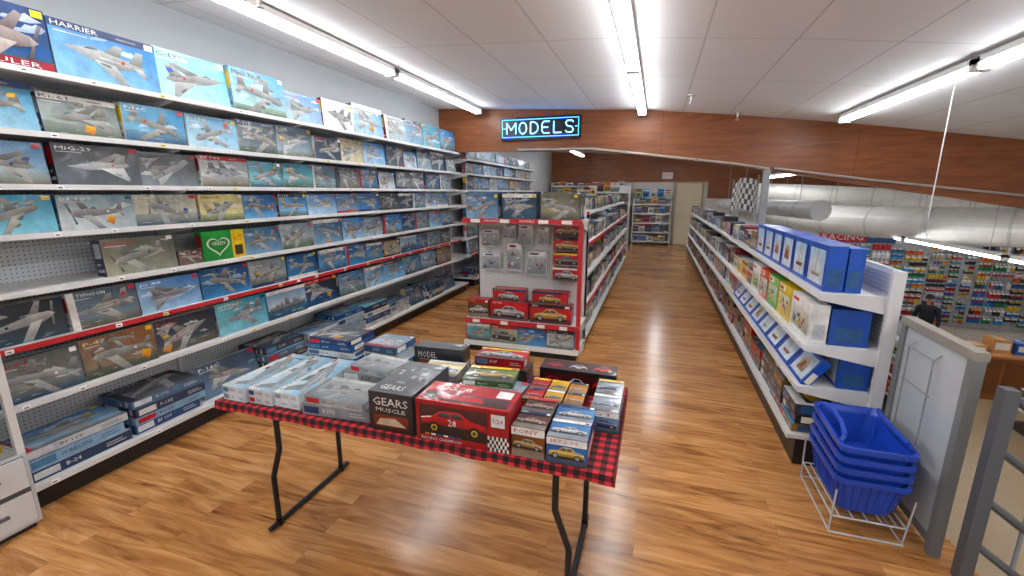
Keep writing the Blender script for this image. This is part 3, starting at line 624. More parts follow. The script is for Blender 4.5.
wall_fixture('freestanding_shelving',-1.7,-.75,13.3,[.12,.45,.8,1.12,1.42,1.7],1.85,8)
mb=MB()
rg=random.Random(66)
for i in range(5): kit(mb,(-.7+.23*i,15.3,1.502),(1,0,0),(0,0,1),.2,.3,.15,'pack',rg)
mb.build('boxed_goods',M_print)
e=empty('door_1',(.95,15.57,0)); mb=MB(); mb.box(-.38,.38,-.04,0,0,1.98,H('cfc2a8')); mb.box(-.43,-.38,-.05,0,0,2.03,H('9a8a6c')); mb.box(.38,.43,-.05,0,0,2.03,H('9a8a6c')); mb.box(-.43,.43,-.05,0,1.98,2.03,H('9a8a6c'))
mb.tube((-.3,-.04,1),(-.3,-.1,1),.02,H('b0b0b0')); mb.tube((-.3,-.1,1),(-.18,-.1,1),.012,H('b0b0b0')); mb.build('leaf_and_frame',M_steel,e)
mb=MB(); mb.box(.1,.42,15.5,15.56,2.12,2.32,WH); F=Face(mb,(.1,15.5,2.12),(1,0,0),(0,0,1),.32,.2); F.text('EXIT',.12,.2,.88,.8,H('c4202a')); mb.build('exit_sign',M_plastic)
# ---------------------------------------------------------------- post, checkered banner
mb=MB(); c=H('8a8c90'); mb.box(1.37,1.45,7.0,7.08,0,hz(1.41)+.0,c); mb.box(1.345,1.475,6.97,7.11,0,.02,c); mb.build('support_post',M_steel)
mb=MB()
nx,nz_=16,6
for i in range(nx):
    for j in range(nz_):
        def P(i,j): t=i/nx; return (1.40+.04*math.sin(t*9),7.5+t*2.4,1.33+j*.085+.1*math.sin(t*3.1))
        mb.poly([P(i,j),P(i,j+1),P(i+1,j+1),P(i+1,j)],WH if (i+j)%2 else BK)
mb.tube((1.40,7.48,1.05),(1.40,7.48,1.95),.012,H('909090')); mb.tube((1.42,9.92,1.05),(1.42,9.92,1.95),.012,H('909090'))
mb.build('checkered_banner',M_plastic)
# ---------------------------------------------------------------- ducts
plain_duct=vcol_mat('galvanised_sheet',.42,.08,.08,6)
def duct(name,pts,r,col,n=28):
    # quadratic / cubic bezier centreline sampled with shared rings
    P=[V(p) for p in pts]
    def bez(t):
        Q=P[:]
        while len(Q)>1: Q=[a.lerp(b,t) for a,b in zip(Q,Q[1:])]
        return Q[0]
    M=48; C=[bez(i/M) for i in range(M+1)]; mb=MB(); rings=[]
    for i,c in enumerate(C):
        d=(C[min(i+1,M)]-C[max(i-1,0)]).normalized(); a=d.cross(V((0,0,1))).normalized(); b=d.cross(a)
        rings.append([(a,b,c)])
    def ring(i,rr,off=0):
        a,b,c=rings[i][0]; return [c+(a*math.cos(2*math.pi*k/n)+b*math.sin(2*math.pi*k/n))*rr for k in range(n)]
    for i in range(M):
        A=ring(i,r);B=ring(i+1,r)
        for k in range(n): mb.poly([A[k],A[(k+1)%n],B[(k+1)%n],B[k]],col)
        if i%5==0:
            a,b,c=rings[i][0]; c2=c.lerp(C[i+1],.18); dk=tuple(x*.8 for x in col); R1=ring(i,r*1.03); R0=A
            R2=[p+(c2-c) for p in R1]; R3=[p+(c2-c) for p in R0]
            for k in range(n):
                k2=(k+1)%n; mb.poly([R0[k],R0[k2],R1[k2],R1[k]],dk); mb.poly([R1[k],R1[k2],R2[k2],R2[k]],dk); mb.poly([R2[k],R2[k2],R3[k2],R3[k]],dk)
        if i%12==6:
            c=C[i]; mb.tube(c+V((0,0,r)),(c.x,c.y,ceilz(min(max(c.x,-3.5),10.9))-.01),.006,H('a0a0a0'),6)
    mb.poly(ring(0,r),col); mb.poly(ring(M,r),col)
    return mb.build(name,plain_duct)
duct('air_duct',[(8.2,7.6,1.2),(4.4,8.4,1.16),(3.2,11.5,1.1),(2.6,14.8,1.1)],.3,H('dddbd7'))
duct('air_duct',[(9.0,9.9,1.1),(4.8,10.9,1.62),(2.3,12.9,1.72)],.2,H('e6e4de'))
duct('air_duct',[(2.4,8.0,1.42),(2.0,11.0,1.4),(1.9,15.2,1.35)],.15,H('c8cacc'))
# ---------------------------------------------------------------- lower level
def product_wall(name,x0,x1,y,z0,z1,seed,cw=.17,ch=.17):
    rg=random.Random(seed); mb=MB(); mb.box(x0,x1,y,y+.04,z0-.1,z1+.1,H('a8acb0'))
    x=x0+.05
    while x<x1-.3:
        # vertical strips of hanging packs: every column its own goods and pitch
        cw_=rg.choice([.3,.45,.6]); p=rg.choice([.13,.16,.2,.25]); w=rg.choice([.07,.09,.12]); z=z0+rg.uniform(0,.08)
        while z<z1-.05:
            cc=rg.choice(['c4202a','e0b020','2860b0','e8e8e8','208050','181818','d86a20','5a9ad0','9a9ea2','303440','303440','1c1c20']); c2=rg.choice(['ffffff','202020','c4202a','e0c040'])
            xx=x
            while xx+w<x+cw_ and xx+w<x1:
                if rg.random()<.25: cc=rg.choice(['c4202a','e0b020','2860b0','e8e8e8','208050','5a9ad0','303440','1c1c20'])
                if rg.random()<.92:
                    h=p*.85; mb.box(xx,xx+w,y-.08,y-.01,z,z+h*.75,H(cc)); mb.box(xx,xx+w,y-.082,y-.08,z+h*.5,z+h*.75,H(c2)); mb.box(xx+w*.2,xx+w*.8,y-.03,y-.02,z+h*.75,z+h,WH)
                    mb.tube((xx+w/2,y,z+h+.005),(xx+w/2,y-.12,z+h+.007),.004,H('c0c0c0'),4)
                xx+=w+.018
            z+=p
        x+=cw_+.02
    return mb.build(name,M_print)
product_wall('wall_merchandise_display',4.3,10.9,15.5,-2.0,.15,21)
def lower_rack(x,y,L,hgt,seed):
    rg=random.Random(seed); mb=MB(); mb.box(x-.03,x+.03,y,y+L,-2.6,-2.6+hgt,H('b0b4ba')); mb.box(x-.35,x+.35,y,y+L,-2.6,-2.45,H('2a2a2c'))
    for z in (-2.2,-1.8,-1.4,-1.05):
        if z>-2.6+hgt-.2: continue
        for s in (-1,1):
            yy=y
            while yy<y+L-.3:
                w=rg.uniform(.12,.25); q=yy+w if s<0 else yy
                kit(mb,(x+s*.3,q,z),(0,s,0),(0,0,1),w,.28,.2,'pack',rg,spine=False); yy+=w+.02
            a,b=sorted((x,x+s*.33)); mb.box(a,b,y,y+L,z-.03,z,SH)
    for z in (-2.3,-1.95,-1.6,-1.3):
        if z>-2.6+hgt-.2: continue
        for k in range(3): kit(mb,(x-.33+.22*k,y-.05,z),(1,0,0),(0,0,1),.2,.28,.04,'pack',rg,spine=False)
    mb.build('merchandise_rack',M_print)
for i,(x,y,L) in enumerate(((4.9,9.9,3.2),(6.9,7.4,2.6),(8.6,7.4,2.6),(3.4,9.8,3.4),(7.6,2.9,3.4),(9.6,3.2,3.4))): lower_rack(x,y,L,1.7,40+i)
mb=MB(); F=Face(mb,(4.7,15.43,.25),(1,0,0),(0,0,1),1.9,.95); mb.box(4.7,6.6,15.43,15.48,.25,1.2,H('234a86'))
F.grad(0,0,1,1,H('1a3a70'),H('4a86c0')); F.rect(.0,.02,.62,.3,H('b8202a')); F.text('RACING',.04,.07,.58,.25,WH)
for pt,t in AC['jet']:
    F.shape(pt,.7,.62,1.2,.2,False,H('606a74') if t=='g' else tuple(x*(.3+.7*t) for x in H('c0c8d0')))
mb.build('wall_poster',M_print)
mb=MB(); F=Face(mb,(7.2,15.43,.35),(1,0,0),(0,0,1),2.6,.6); mb.box(7.2,9.8,15.43,15.48,.35,.95,H('2a2a30')); F.grad(0,0,1,1,H('2a7a9a'),H('6ac0d0')); F.text('HOBBY & RC',.1,.25,.9,.75,H('f0f0f0')); mb.build('wall_banner',M_print)
mb=MB()
cx0,cx1,cy0,cy1=6.4,9.6,11.3,12.0
mb.box(cx0,cx1,cy0,cy1,-2.6,-1.65,H('9a5c30')); mb.box(cx0-.05,cx1+.05,cy0-.08,cy1+.08,-1.65,-1.6,H('c08450'))
for i in range(5): mb.box(cx0+.1+i*.6,cx0+.62+i*.6,cy0-.02,cy0,-2.45,-1.75,H('7a4a28'))
mb.build('sales_counter',M_plastic)
mb=MB()
for i in range(8): 
    a=cx0+.1+i*.38; hh=.14+.05*(i*7%4); c=H(['c89058','c89058','2860b0','d8a040','b87848','e8e8e8','a86a38','2a2a30'][i]); mb.box(a,a+.3,cy0+.1,cy0+.45,-1.598,-1.6+hh,c); mb.box(a+.03,a+.27,cy0+.098,cy0+.1,-1.6+hh*.3,-1.6+hh*.8,H('e8e4d8')); mb.box(a+.13,a+.17,cy0+.1,cy0+.45,-1.6+hh,-1.6+hh+.002,H('d8c8a8'))
mb.build('cardboard_boxes',M_plastic)
# ---------------------------------------------------------------- person on lower level
def person(loc,rotz):
    root=empty('person_standing',loc); root.rotation_euler=(0,0,rotz)
    def skin(name,verts,edges,rad,mat,sub=2):
        me=bpy.data.meshes.new(name); me.from_pydata(verts,edges,[]); o=bpy.data.objects.new(name,me); S.collection.objects.link(o); o.parent=root
        m=o.modifiers.new('skin','SKIN'); m.use_smooth_shade=True
        for i,r in enumerate(rad): me.skin_vertices[0].data[i].radius=(r,r) if not isinstance(r,tuple) else r; me.skin_vertices[0].data[i].use_root=(i==0)
        s=o.modifiers.new('sub','SUBSURF'); s.levels=sub; s.render_levels=sub
        me.materials.append(mat); return o
    jacket=plain('black_jacket',H('16171b'),.8); jeans=plain('jeans_denim',H('2a3a58'),.85); sk=plain('skin',H('c89478'),.5)
    skin('torso',[(0,0,.95),(0,0,1.1),(0,-.01,1.3),(0,0,1.43),(0,0,1.5),
        (.18,0,1.41),(.24,.02,1.14),(.25,-.12,.93),(-.18,0,1.41),(-.24,.02,1.14),(-.22,-.14,.95)],
        [(0,1),(1,2),(2,3),(3,4),(3,5),(5,6),(6,7),(3,8),(8,9),(9,10)],
        [(.16,.12),(.155,.115),(.17,.12),(.12,.09),.055,.07,.052,.036,.07,.052,.036],jacket)
    skin('legs',[(0,0,.97),(.1,0,.86),(.11,-.02,.5),(.11,.02,.1),(-.1,0,.86),(-.11,-.02,.5),(-.11,.02,.1)],[(0,1),(1,2),(2,3),(0,4),(4,5),(5,6)],[(.15,.11),.09,.065,.05,.09,.065,.05],jeans)
    for s in (1,-1):
        skin('shoe',[(s*.11,.05,.05),(s*.11,-.06,.045),(s*.11,-.17,.035)],[(0,1),(1,2)],[.045,.045,.035],jacket)
        hx,hy,hz_=(.25,-.13,.9) if s>0 else (-.22,-.15,.92)
        skin('hand',[(hx,hy,hz_),(hx,hy-.03,hz_-.07)],[(0,1)],[.022,(.018,.034)],sk)
        for k in range(4):
            yy=hy-.055+.022*k; ln=[.03,.036,.034,.026][k]
            skin('finger',[(hx,yy+.01,hz_-.07),(hx,yy,hz_-.07-ln),(hx-s*.012,yy,hz_-.07-ln*1.7),(hx-s*.025,yy,hz_-.07-ln*2.2)],[(0,1),(1,2),(2,3)],[.009,.0085,.008,.007],sk,1)
        skin('thumb',[(hx,hy-.03,hz_-.03),(hx-s*.02,hy-.06,hz_-.055),(hx-s*.025,hy-.068,hz_-.085)],[(0,1),(1,2)],[.01,.009,.008],sk,1)
    skin('neck',[(0,0,1.46),(0,-.01,1.56)],[(0,1)],[.056,.052],sk)
    bm=bmesh.new(); bmesh.ops.create_uvsphere(bm,u_segments=24,v_segments=18,radius=1)
    for v in bm.verts:
        x,y,z=v.co; w=.078*(1-.22*max(0,-z)); v.co=(x*w,y*.098*(1-.1*max(0,-z))-(.012*max(0,-z)),z*.118)
        if v.co.y<-.08 and abs(v.co.x)<.014 and -.03<v.co.z<.01: v.co.y-=.02
    me=bpy.data.meshes.new('head'); bm.to_mesh(me); bm.free()
    for p in me.polygons: p.use_smooth=True
    me.materials.append(sk); h=bpy.data.objects.new('head',me); h.location=(0,-.015,1.64); h.parent=root; S.collection.objects.link(h)
    mb=MB()
    for s in (-1,1):
        mb.tube((s*.03,-.108,1.645),(s*.03,-.099,1.645),.012,WH,10); mb.tube((s*.03,-.111,1.645),(s*.03,-.1,1.645),.006,BK,8)
        mb.tube((s*.074,0,1.635),(s*.09,.005,1.64),.026,H('c08870'),10,r2=.02); mb.box(s*.03-.016,s*.03+.016,-.108,-.098,1.664,1.67,H('2a1c14'))
    mb.box(-.024,.024,-.104,-.094,1.582,1.59,H('8a4038')); mb.build('face_features',M_plastic,root)
    bm=bmesh.new(); bmesh.ops.create_uvsphere(bm,u_segments=24,v_segments=14,radius=1)
    bmesh.ops.delete(bm,geom=[v for v in bm.verts if v.co.z<-.05],context='VERTS')
    for v in bm.verts:
        v.co=(v.co.x*.086,v.co.y*.106,v.co.z*.095)
        if v.co.z<.015 and v.co.y<-.07: v.co.y-=.07; v.co.z-=.005
    me=bpy.data.meshes.new('cap'); bm.to_mesh(me); bm.free(); me.materials.append(jacket); h=bpy.data.objects.new('cap',me); h.location=(0,-.01,1.68); h.parent=root; S.collection.objects.link(h)
person((6.75,13.6,-2.6),-.6)
# ---------------------------------------------------------------- guard panel + stair rail
GR=H('747676'); DK=H('55575a')
e=empty('guard_rail_panel',(1.365,2.64,0)); mb=MB()
for y in (-.31,.25): mb.box(-.022,.022,y-.022,y+.022,0,1.02,GR)
mb.box(-.028,.028,-.335,.275,.99,1.03,H('8c867c')); mb.box(-.015,.015,-.3,.24,.04,.08,GR)
mb.build('frame',M_steel,e)
mb=MB(); mb.box(-.01,.01,-.29,.23,.08,.99,H('b8bec0')); mb.build('white_panel',M_plastic,e)
mb=MB(); c=H('8e9292')
for y in (-.1,.12): mb.path([(-.04,y,.9),(-.04,y,.45)],.004,c,6)
for z in (.9,.72): mb.tube((-.04,-.12,z),(-.04,.14,z),.0035,c,6)
for y in (-.1,.12): mb.path([(-.04,y,.9),(-.011,y,.93)],.004,c,6)
mb.build('wire_rack',M_steel,e)
e=empty('stair_railing',(1.41,2.2,0)); mb=MB()
mb.box(-.025,.025,-.025,.025,0,.92,DK); mb.box(.97,1.03,-.03,.03,-1.0,.2,DK); mb.box(1.97,2.03,-.03,.03,-1.75,-.55,DK)
for dz in (.9,.66,.42,.2): mb.tube((0,0,dz),(2,0,dz-1.5),.018,DK,8)
for k in range(1,12): x=k*.16; mb.tube((x,0,.2-.75*x),(x,0,.9-.75*x),.008,H('8a8c90'),6)
mb.build('rails',M_steel,e)
e=empty('staircase',(1.56,1.5,0)); mb=MB()
for k in range(12):
    x=k*.26; z=-.2*(k+1); mb.box(x,x+.28,-.6,.58,z-.04,z,H('a06a3c')); mb.box(x,x+.015,-.6,.58,z,z+.16,H('3a3a3c'))
for y in (-.62,.6): mb.obox((0,y,-.45),(3.1,0,-2.15),(0,.03,0),(0,0,.25),DK)
mb.build('treads_and_stringers',M_steel,e)
mb=MB()
mb.box(1.46,1.5,3.6,14.5,.93,.98,GR)
for k in range(9): mb.box(1.465,1.495,3.7+k*1.22,3.73+k*1.22,0,.93,GR)
mb.build('mezzanine_guard_rail',M_steel)
# ---------------------------------------------------------------- shopping baskets
def ring(w,l,z,r,n=5):
    out=[]
    for cx,cy,a0 in ((w-r,l-r,0),(-w+r,l-r,90),(-w+r,-l+r,180),(w-r,-l+r,270)):
        for i in range(n): a=math.radians(a0+90*i/(n-1)); out.append((cx+r*math.cos(a),cy+r*math.sin(a),z))
    return out
def basket(mb,cx,cy,z,col,hand,tilt=0):
    st=len(mb.v)
    def loft(A,B):
        n=len(A)
        for i in range(n):
            mb.poly([(x+cx,y+cy,zz+z) for x,y,zz in (A[i],A[(i+1)%n],B[(i+1)%n],B[i])],col)
    lv=[(.0,.115,.175),(.02,.12,.18),(.17,.143,.208),(.172,.161,.228),(.2,.163,.23),(.2,.15,.218),(.17,.139,.204),(.01,.112,.172)]
    R=[ring(w,l,zz,.04) for zz,w,l in lv]
    for a,b in zip(R,R[1:]): loft(a,b)
    mb.poly([(x+cx,y+cy,zz+z) for x,y,zz in R[-1]],col); mb.poly([(x+cx,y+cy,zz+z) for x,y,zz in R[0]][::-1],col)
    for k in range(-5,6):
        for s in (-1,1):
            mb.tube((cx+s*.121,cy+k*.032,z+.02),(cx+s*.145,cy+k*.037,z+.17),.004,col,5)
    for k in range(-3,4):
        for s in (-1,1): mb.tube((cx+k*.031,cy+s*.181,z+.02),(cx+k*.037,cy+s*.21,z+.17),.004,col,5)
    if hand:
        for s in (-1,1): mb.path([(cx+s*.145,cy-.17,z+.2),(cx+s*.13,cy-.16,z+.225),(cx+s*.11,cy-.05,z+.235),(cx+s*.11,cy+.05,z+.235),(cx+s*.13,cy+.16,z+.225),(cx+s*.145,cy+.17,z+.2)],.012,col,8)
    for i in range(st,len(mb.v)):
        x,y,zz=mb.v[i]; mb.v[i]=(x,y,zz+(y-cy)*tilt)
mb=MB(); BL=H('1a44b0')
for k in range(4): basket(mb,1.1,2.57,.11+.062*k,tuple(x*(1-.05*(k%2)) for x in BL),k==3,.06*k/3)
mb.build('shopping_baskets',M_plastic)
mb=MB(); c=H('b8babc'); cx,ya,yb=1.1,2.34,2.81
for s in (-1,1):
    mb.path([(cx+s*.155,ya+.01,.0),(cx+s*.16,ya-.02,.26)],.0045,c,6); mb.path([(cx+s*.155,yb,.0),(cx+s*.16,yb,.26)],.0045,c,6)
    mb.path([(cx+s*.155,ya,.006),(cx+s*.155,yb,.006)],.0045,c,6); mb.path([(cx+s*.155,ya,.1),(cx+s*.155,yb,.1)],.0045,c,6)
for z in (.006,.1): mb.tube((cx-.155,ya,z),(cx+.155,ya,z),.0045,c,6); mb.tube((cx-.155,yb,z),(cx+.155,yb,z),.0045,c,6)
for k in range(5): mb.tube((cx-.12+.06*k,ya,.1),(cx-.12+.06*k,yb,.1),.0035,c,6)
mb.build('basket_stand',M_steel)
# ---------------------------------------------------------------- white showcase at far left
e=empty('display_cabinet',(-3.25,.78,0)); mb=MB(); c=H('bfc2c4')
mb.box(-.3,.3,-.38,.36,.03,.42,c); mb.box(-.28,.28,-.36,.34,0,.03,BK)
mb.box(.3,.302,-.365,.345,.045,.405,H('4a4c4e'))
for za,zb in ((.05,.21),(.24,.40)):
    mb.box(.302,.312,-.36,.34,za,zb,H('d2d4d5')); mb.box(.312,.33,.1,.24,(za+zb)/2,(za+zb)/2+.014,H('5a5c5e'))
for x in (-.3,.27):
    for y in (-.38,.33): mb.box(x,x+.03,y,y+.03,.42,1.85,H('d8d8d6'))
mb.box(-.3,.3,-.38,.36,1.85,1.92,c); mb.box(-.3,-.28,-.38,.36,.42,1.85,c); mb.build('body',M_steel,e)
gm,nt,b=newmat('showcase_glass'); b.inputs['Transmission Weight'].default_value=1; b.inputs['Roughness'].default_value=.02; b.inputs['Base Color'].default_value=(.92,.97,.96,1); b.inputs['IOR'].default_value=1.1
mb=MB(); mb.box(.28,.285,-.35,.33,.42,1.85,c); mb.box(-.27,.27,.345,.35,.42,1.85,c)
for z in (.85,1.3): mb.box(-.28,.27,-.35,.33,z,z+.006,c)
mb.build('glass',gm,e)
mb=MB(); rg=random.Random(9)
for z in (.42,.856,1.306):
    for y in (-.3,-.12,.06,.2): kit(mb,(.2,y,z+.001),(0,1,0),(0,0,1),.12,rg.uniform(.1,.2),.08,'pack',rg)
mb.build('displayed_goods',M_print,e)
# ---------------------------------------------------------------- folding table
TX0,TX1,TY0,TY1,TZ=-1.92,-.08,1.385,2.13,.74
e=empty('folding_table',((TX0+TX1)/2,(TY0+TY1)/2,0)); ex,ey=e.location.x,e.location.y
mb=MB(); hw=(TX1-TX0)/2-.015; hd=(TY1-TY0)/2-.015
mb.box(-hw,hw,-hd,hd,TZ-.03,TZ-.004,H('bcbab4')); mb.build('top',M_plastic,e,bevel=.008)
mb=MB(); c=H('34363b')
for x,s in ((-1.77-ex,1),(-.25-ex,-1)):
    for y in (-.24,.24):
        mb.path([(x+s*.06,y,TZ-.05),(x+s*.06,y,.45),(x,y,.28),(x,y,.03)],.014,c,10)
    mb.path([(x,-.30,.014),(x,.30,.014)],.014,c,10)
    for y in (-.24,.24): mb.tube((x,y,.0),(x,y,.04),.017,BK,10)
    mb.tube((x+s*.06,-.24,.6),(x+s*.06,.24,.6),.011,c,8)
    mb.path([(x+s*.06,0,.6),(x+s*.42,0,TZ-.05)],.009,c,8)
mb.box(-hw+.05,hw-.05,-.25,-.23,TZ-.055,TZ-.03,c); mb.box(-hw+.05,hw-.05,.23,.25,TZ-.055,TZ-.03,c)
mb.build('legs',M_metal,e)
me=bpy.data.meshes.new('tablecloth'); vs=[];uv=[];fs=[]
nx=92; ny=38; drop=.034
def cl(i,j):
    u=(i/nx); x=TX0+(TX1-TX0)*min(max(u,0),1); v=j/ny; y=TY0+(TY1-TY0)*min(max(v,0),1); z=TZ+.001; U=x;W=y
    if j<0: z-=drop*(1+.08*math.sin(i*.5)); y-=.004+.002*math.sin(i*.7); W-=drop
    if j>ny: z-=drop; y+=.006; W+=drop
    if i<0: z-=drop; x-=.006; U-=drop
    if i>nx: z-=drop*(1+.1*math.sin(j*.6)); x+=.005; U+=drop
    return (x-ex,y-ey,z if z>TZ-drop*1.3 else TZ-drop*1.15),(U,W)
idx={}
for i in range(-1,nx+2):
    for j in range(-1,ny+2):
        p,q=cl(i,j); idx[i,j]=len(vs); vs.append(p); uv.append(q)
for i in range(-1,nx+1):
    for j in range(-1,ny+1): fs.append((idx[i,j],idx[i+1,j],idx[i+1,j+1],idx[i,j+1]))
me.from_pydata(vs,[],fs); ul=me.uv_layers.new(name='UV')
for l in me.loops: ul.data[l.index].uv=uv[l.vertex_index]
me.materials.append(plaid()); o=bpy.data.objects.new('tablecloth',me); o.parent=e; S.collection.objects.link(o)
Z=TZ+.003
def flat(mb,x,y,w,d,th,z,ang,style,rg,side,fn=None):
    a=math.radians(ang); r=V((math.cos(a),math.sin(a),0)); u=V((-math.sin(a),math.cos(a),0))
    kit(mb,V((x,y,z+th)),r,u,w,d,th-.0005,style,rg,side,fn=fn)
rg=random.Random(77)
def drawac(F,kind,cx,cy,sc,ang,base):
    base=H(base)
    for pt,t in AC[kind]:
        c=H('22303a') if t=='g' else mixc(tuple(x*.3 for x in base),mixc(base,WH,.5),t); F.shape(pt,cx,cy,sc,ang,False,tuple(x*.7 for x in c),c)
def pale(F,r):
    F.grad(0,0,1,1,H('8cb8d4'),H('dce8ec')); drawac(F,r.choice(list(AC)),.5,.42,F.w*.85,.15,'7a8a94'); F.rect(0,.84,1,1,H('eeeeea')); F.text(r.choice(TIT),.05,.87,.3,.97,H('2a4a8a')); F.rect(.86,.87,.96,.97,H('c4262c'))
def grey(F,r):
    F.grad(0,0,1,1,H('6a7276'),H('a4a8aa')); drawac(F,r.choice(list(AC)),.5,.42,min(F.w*.85,F.h*1.5),.1,'4a5258'); F.rect(0,.86,1,1,H('c8c8c4')); F.text(r.choice(TIT),.05,.88,.3,.97,BK)
mb=MB()
for i in range(3):
    for j in range(2): flat(mb,-1.89+.145*i,1.41+.01*i,.135,.43,.035,Z+.035*j,0,'air',rg,'dfe6ea',fn=lambda F,r:pale(Face(F.mb,F.P(F.w,0,0),F.u,-F.r,F.h,F.w),r))
mb.build('airplane_kit_boxes',M_print)
mb=MB(); flat(mb,-1.43,1.41,.33,.22,.05,Z,4,'air',rg,'8a9094',fn=grey); flat(mb,-1.42,1.42,.3,.2,.035,Z+.05,0,'air',rg,'a8acae',fn=grey)
flat(mb,-1.44,1.66,.36,.2,.05,Z,-3,'air',rg,'777d80',fn=grey); flat(mb,-1.42,1.67,.34,.19,.05,Z+.05,2,'air',rg,'9aa0a2',fn=grey); flat(mb,-1.38,1.68,.24,.16,.035,Z+.1,-8,'air',rg,'b0b4b6',fn=grey)
mb.build('shrinkwrapped_kit_boxes',M_print)
mb=MB()
for j in range(5): flat(mb,-1.84+.01*j,1.88,.34-.02*j,.22,.033,Z+.033*j,3*(j%2),'air',rg,['1c4a80','2a6aa0','dce4e8','24568e','1c3c70'][j])
for j in range(4): flat(mb,-1.46,1.9,.26-.02*j,.2,.038,Z+.038*j,-2*(j%2),'air',rg,['5a5a50','2a4a70','d0ccc0','3a5a7a'][j])
mb.build('airplane_kit_boxes',M_print)
def darkset(t,c1='17181b'):
    def f(F,r):
        F.grad(0,0,1,1,H(c1),H('303238')); F.text(t,.08,.62,.08+.075*len(t),.84,WH); F.grad(.08,.12,.6,.5,H('3a1c18'),H('8a4a3a')); F.rect(.64,.12,.92,.4,H('8a8e92')); F.poly([(.12,.2),(.2,.36),(.42,.42),(.56,.2)],H('c8b8a0')); F.rect(.1,.54,.5,.57,H('9a9a9a'))
    return f
def geeks(F,r):
    F.grad(0,0,1,1,H('141418'),H('2a2a30')); F.text('GEARS',.1,.66,.9,.86,WH); F.text('MUSCLE',.16,.5,.84,.6,WH); F.grad(.1,.1,.9,.42,H('501c18'),H('8a3a2c')); F.poly([(.15,.15),(.25,.32),(.6,.36),(.85,.16)],H('c8b8a0'))
mb=MB(); kit(mb,(-1.07,1.40,Z),(1,0,0),(0,0,1),.2,.17,.33,'car',rg,'44464a',fn=geeks)
F=Face(mb,(-1.07,1.40,Z+.17),(1,0,0),(0,1,0),.2,.33); F.grad(.03,.03,.97,.97,H('2c2e32'),H('54565a')); 
for k in range(12): a=rg.uniform(.1,.7);b=rg.uniform(.28,.8); F.rect(a,b,a+rg.uniform(.06,.2),b+rg.uniform(.04,.12),H(rg.choice(['9a9c9e','c0c2c4','5a5c60','2a2c30'])))
F.text('GEARS',.15,.08,.7,.2,WH)
mb.build('model_kit_box',M_print)
def race(F,r):
    F.rect(0,0,1,1,H('a3161e')); F.grad(.04,.14,.78,.9,H('180c0e'),H('4a2a2c'))
    for i in range(10):
        for j in range(4): F.rect(.78+.022*i,.0+.09*j,.802+.022*i,.09+.09*j,WH if (i+j)%2 else BK); F.k-=.28
    F.k+=.5
    sc=F.w*.72; c=H('c01820')
    F.shape([(-.5,-.1),(-.5,.03),(-.34,.07),(-.2,.17),(.1,.18),(.24,.08),(.48,.04),(.5,-.1)],.42,.5,sc,0,False,H('7a0c12'),H('e04048'))
    F.shape([(-.28,.08),(-.18,.155),(.08,.16),(.17,.08)],.42,.5,sc,0,False,H('15181c'),H('5a646a'))
    F.shape([(-.06,.08),(-.04,.08),(-.04,.17),(-.06,.17)],.42,.5,sc,0,False,c)
    F.shape([(-.5,-.1),(-.46,-.04),(.46,-.05),(.5,-.1)],.42,.5,sc,0,False,H('1a1a1e')); F.shape([(-.5,.03),(-.5,.05),(-.34,.08),(-.34,.06)],.42,.5,sc,0,False,WH)
    for x in (-.3,.31):
        for rr,cc in ((.09,'0a0a0b'),(.05,'c8b060'),(.03,'403820')): F.shape([(x+rr*math.cos(t*math.pi/6),-.09+rr*math.sin(t*math.pi/6)) for t in range(12)],.42,.5,sc,0,False,H(cc))
    F.text('28',.36,.44,.45,.6,WH); F.text('RACING CHAMPION',.06,.03,.5,.1,WH); F.rect(.82,.6,.96,.9,H('f0f0ee')); F.text('1:24',.84,.7,.94,.8,H('a3161e'))
    for k in range(6): F.rect(.1+.07*k,.16,.15+.07*k,.2,H(r.choice(['f0d040','ffffff','2860b0','e87020'])))
e2=MB(); kit(e2,(-.85,1.395,Z),(1,.01,0),(0,0,1),.385,.17,.17,'car',rg,'b01a22',fn=race)
F=Face(e2,(-.85,1.395,Z+.17),(1,.01,0),(-.01,1,0),.385,.17); F.grad(.04,.08,.96,.5,H('30181a'),H('5a3a3c')); F.shape([(-.5,-.1),(-.4,.1),(.4,.1),(.5,-.1)],.45,.3,.2,0,False,H('b8202a')); F.text('STOCK CAR',.1,.62,.5,.8,WH); F.rect(.78,.55,.94,.9,H('f0f0ee'))
e2.build('race_car_model_box',M_print)
RC=('a0181e','d03038')
mb=MB()
flat(mb,-.84,1.60,.36,.26,.05,Z,3,'car',rg,'4a6a3c',fn=lambda F,r:draw_car(F,r,'6a8a50',('3a4a34','8a9a80')))
flat(mb,-.82,1.63,.3,.22,.04,Z+.05,-4,'air',rg,'6a7074')
flat(mb,-.80,1.72,.24,.16,.03,Z+.091,6,'car',rg,'3a5a30',fn=lambda F,r:draw_car(F,r,'e0b020',('304028','708a58')))
kit(mb,(-1.19,1.97,Z),(1,.06,0),(0,0,1),.28,.15,.1,'car',rg,'1a1a1e',fn=darkset('MODEL'))
kit(mb,(-.86,1.96,Z),(1,0,0),(0,0,1),.3,.09,.13,'car',rg,'2c2420',fn=darkset('CLASSIC','3a2a20'))
flat(mb,-.84,1.97,.26,.13,.045,Z+.091,2,'car',rg,'a01820',fn=lambda F,r:draw_car(F,r,'d8d8d8',RC))
mb.build('model_kit_box',M_print)
mb=MB()
for j in range(2): flat(mb,-1.07+.01*j,1.76,.2,.17,.05,Z+.05*j,-2+5*j,'car',rg,['2a3038','8a8e92'][j])
mb.build('model_kit_boxes',M_print)
mb=MB()
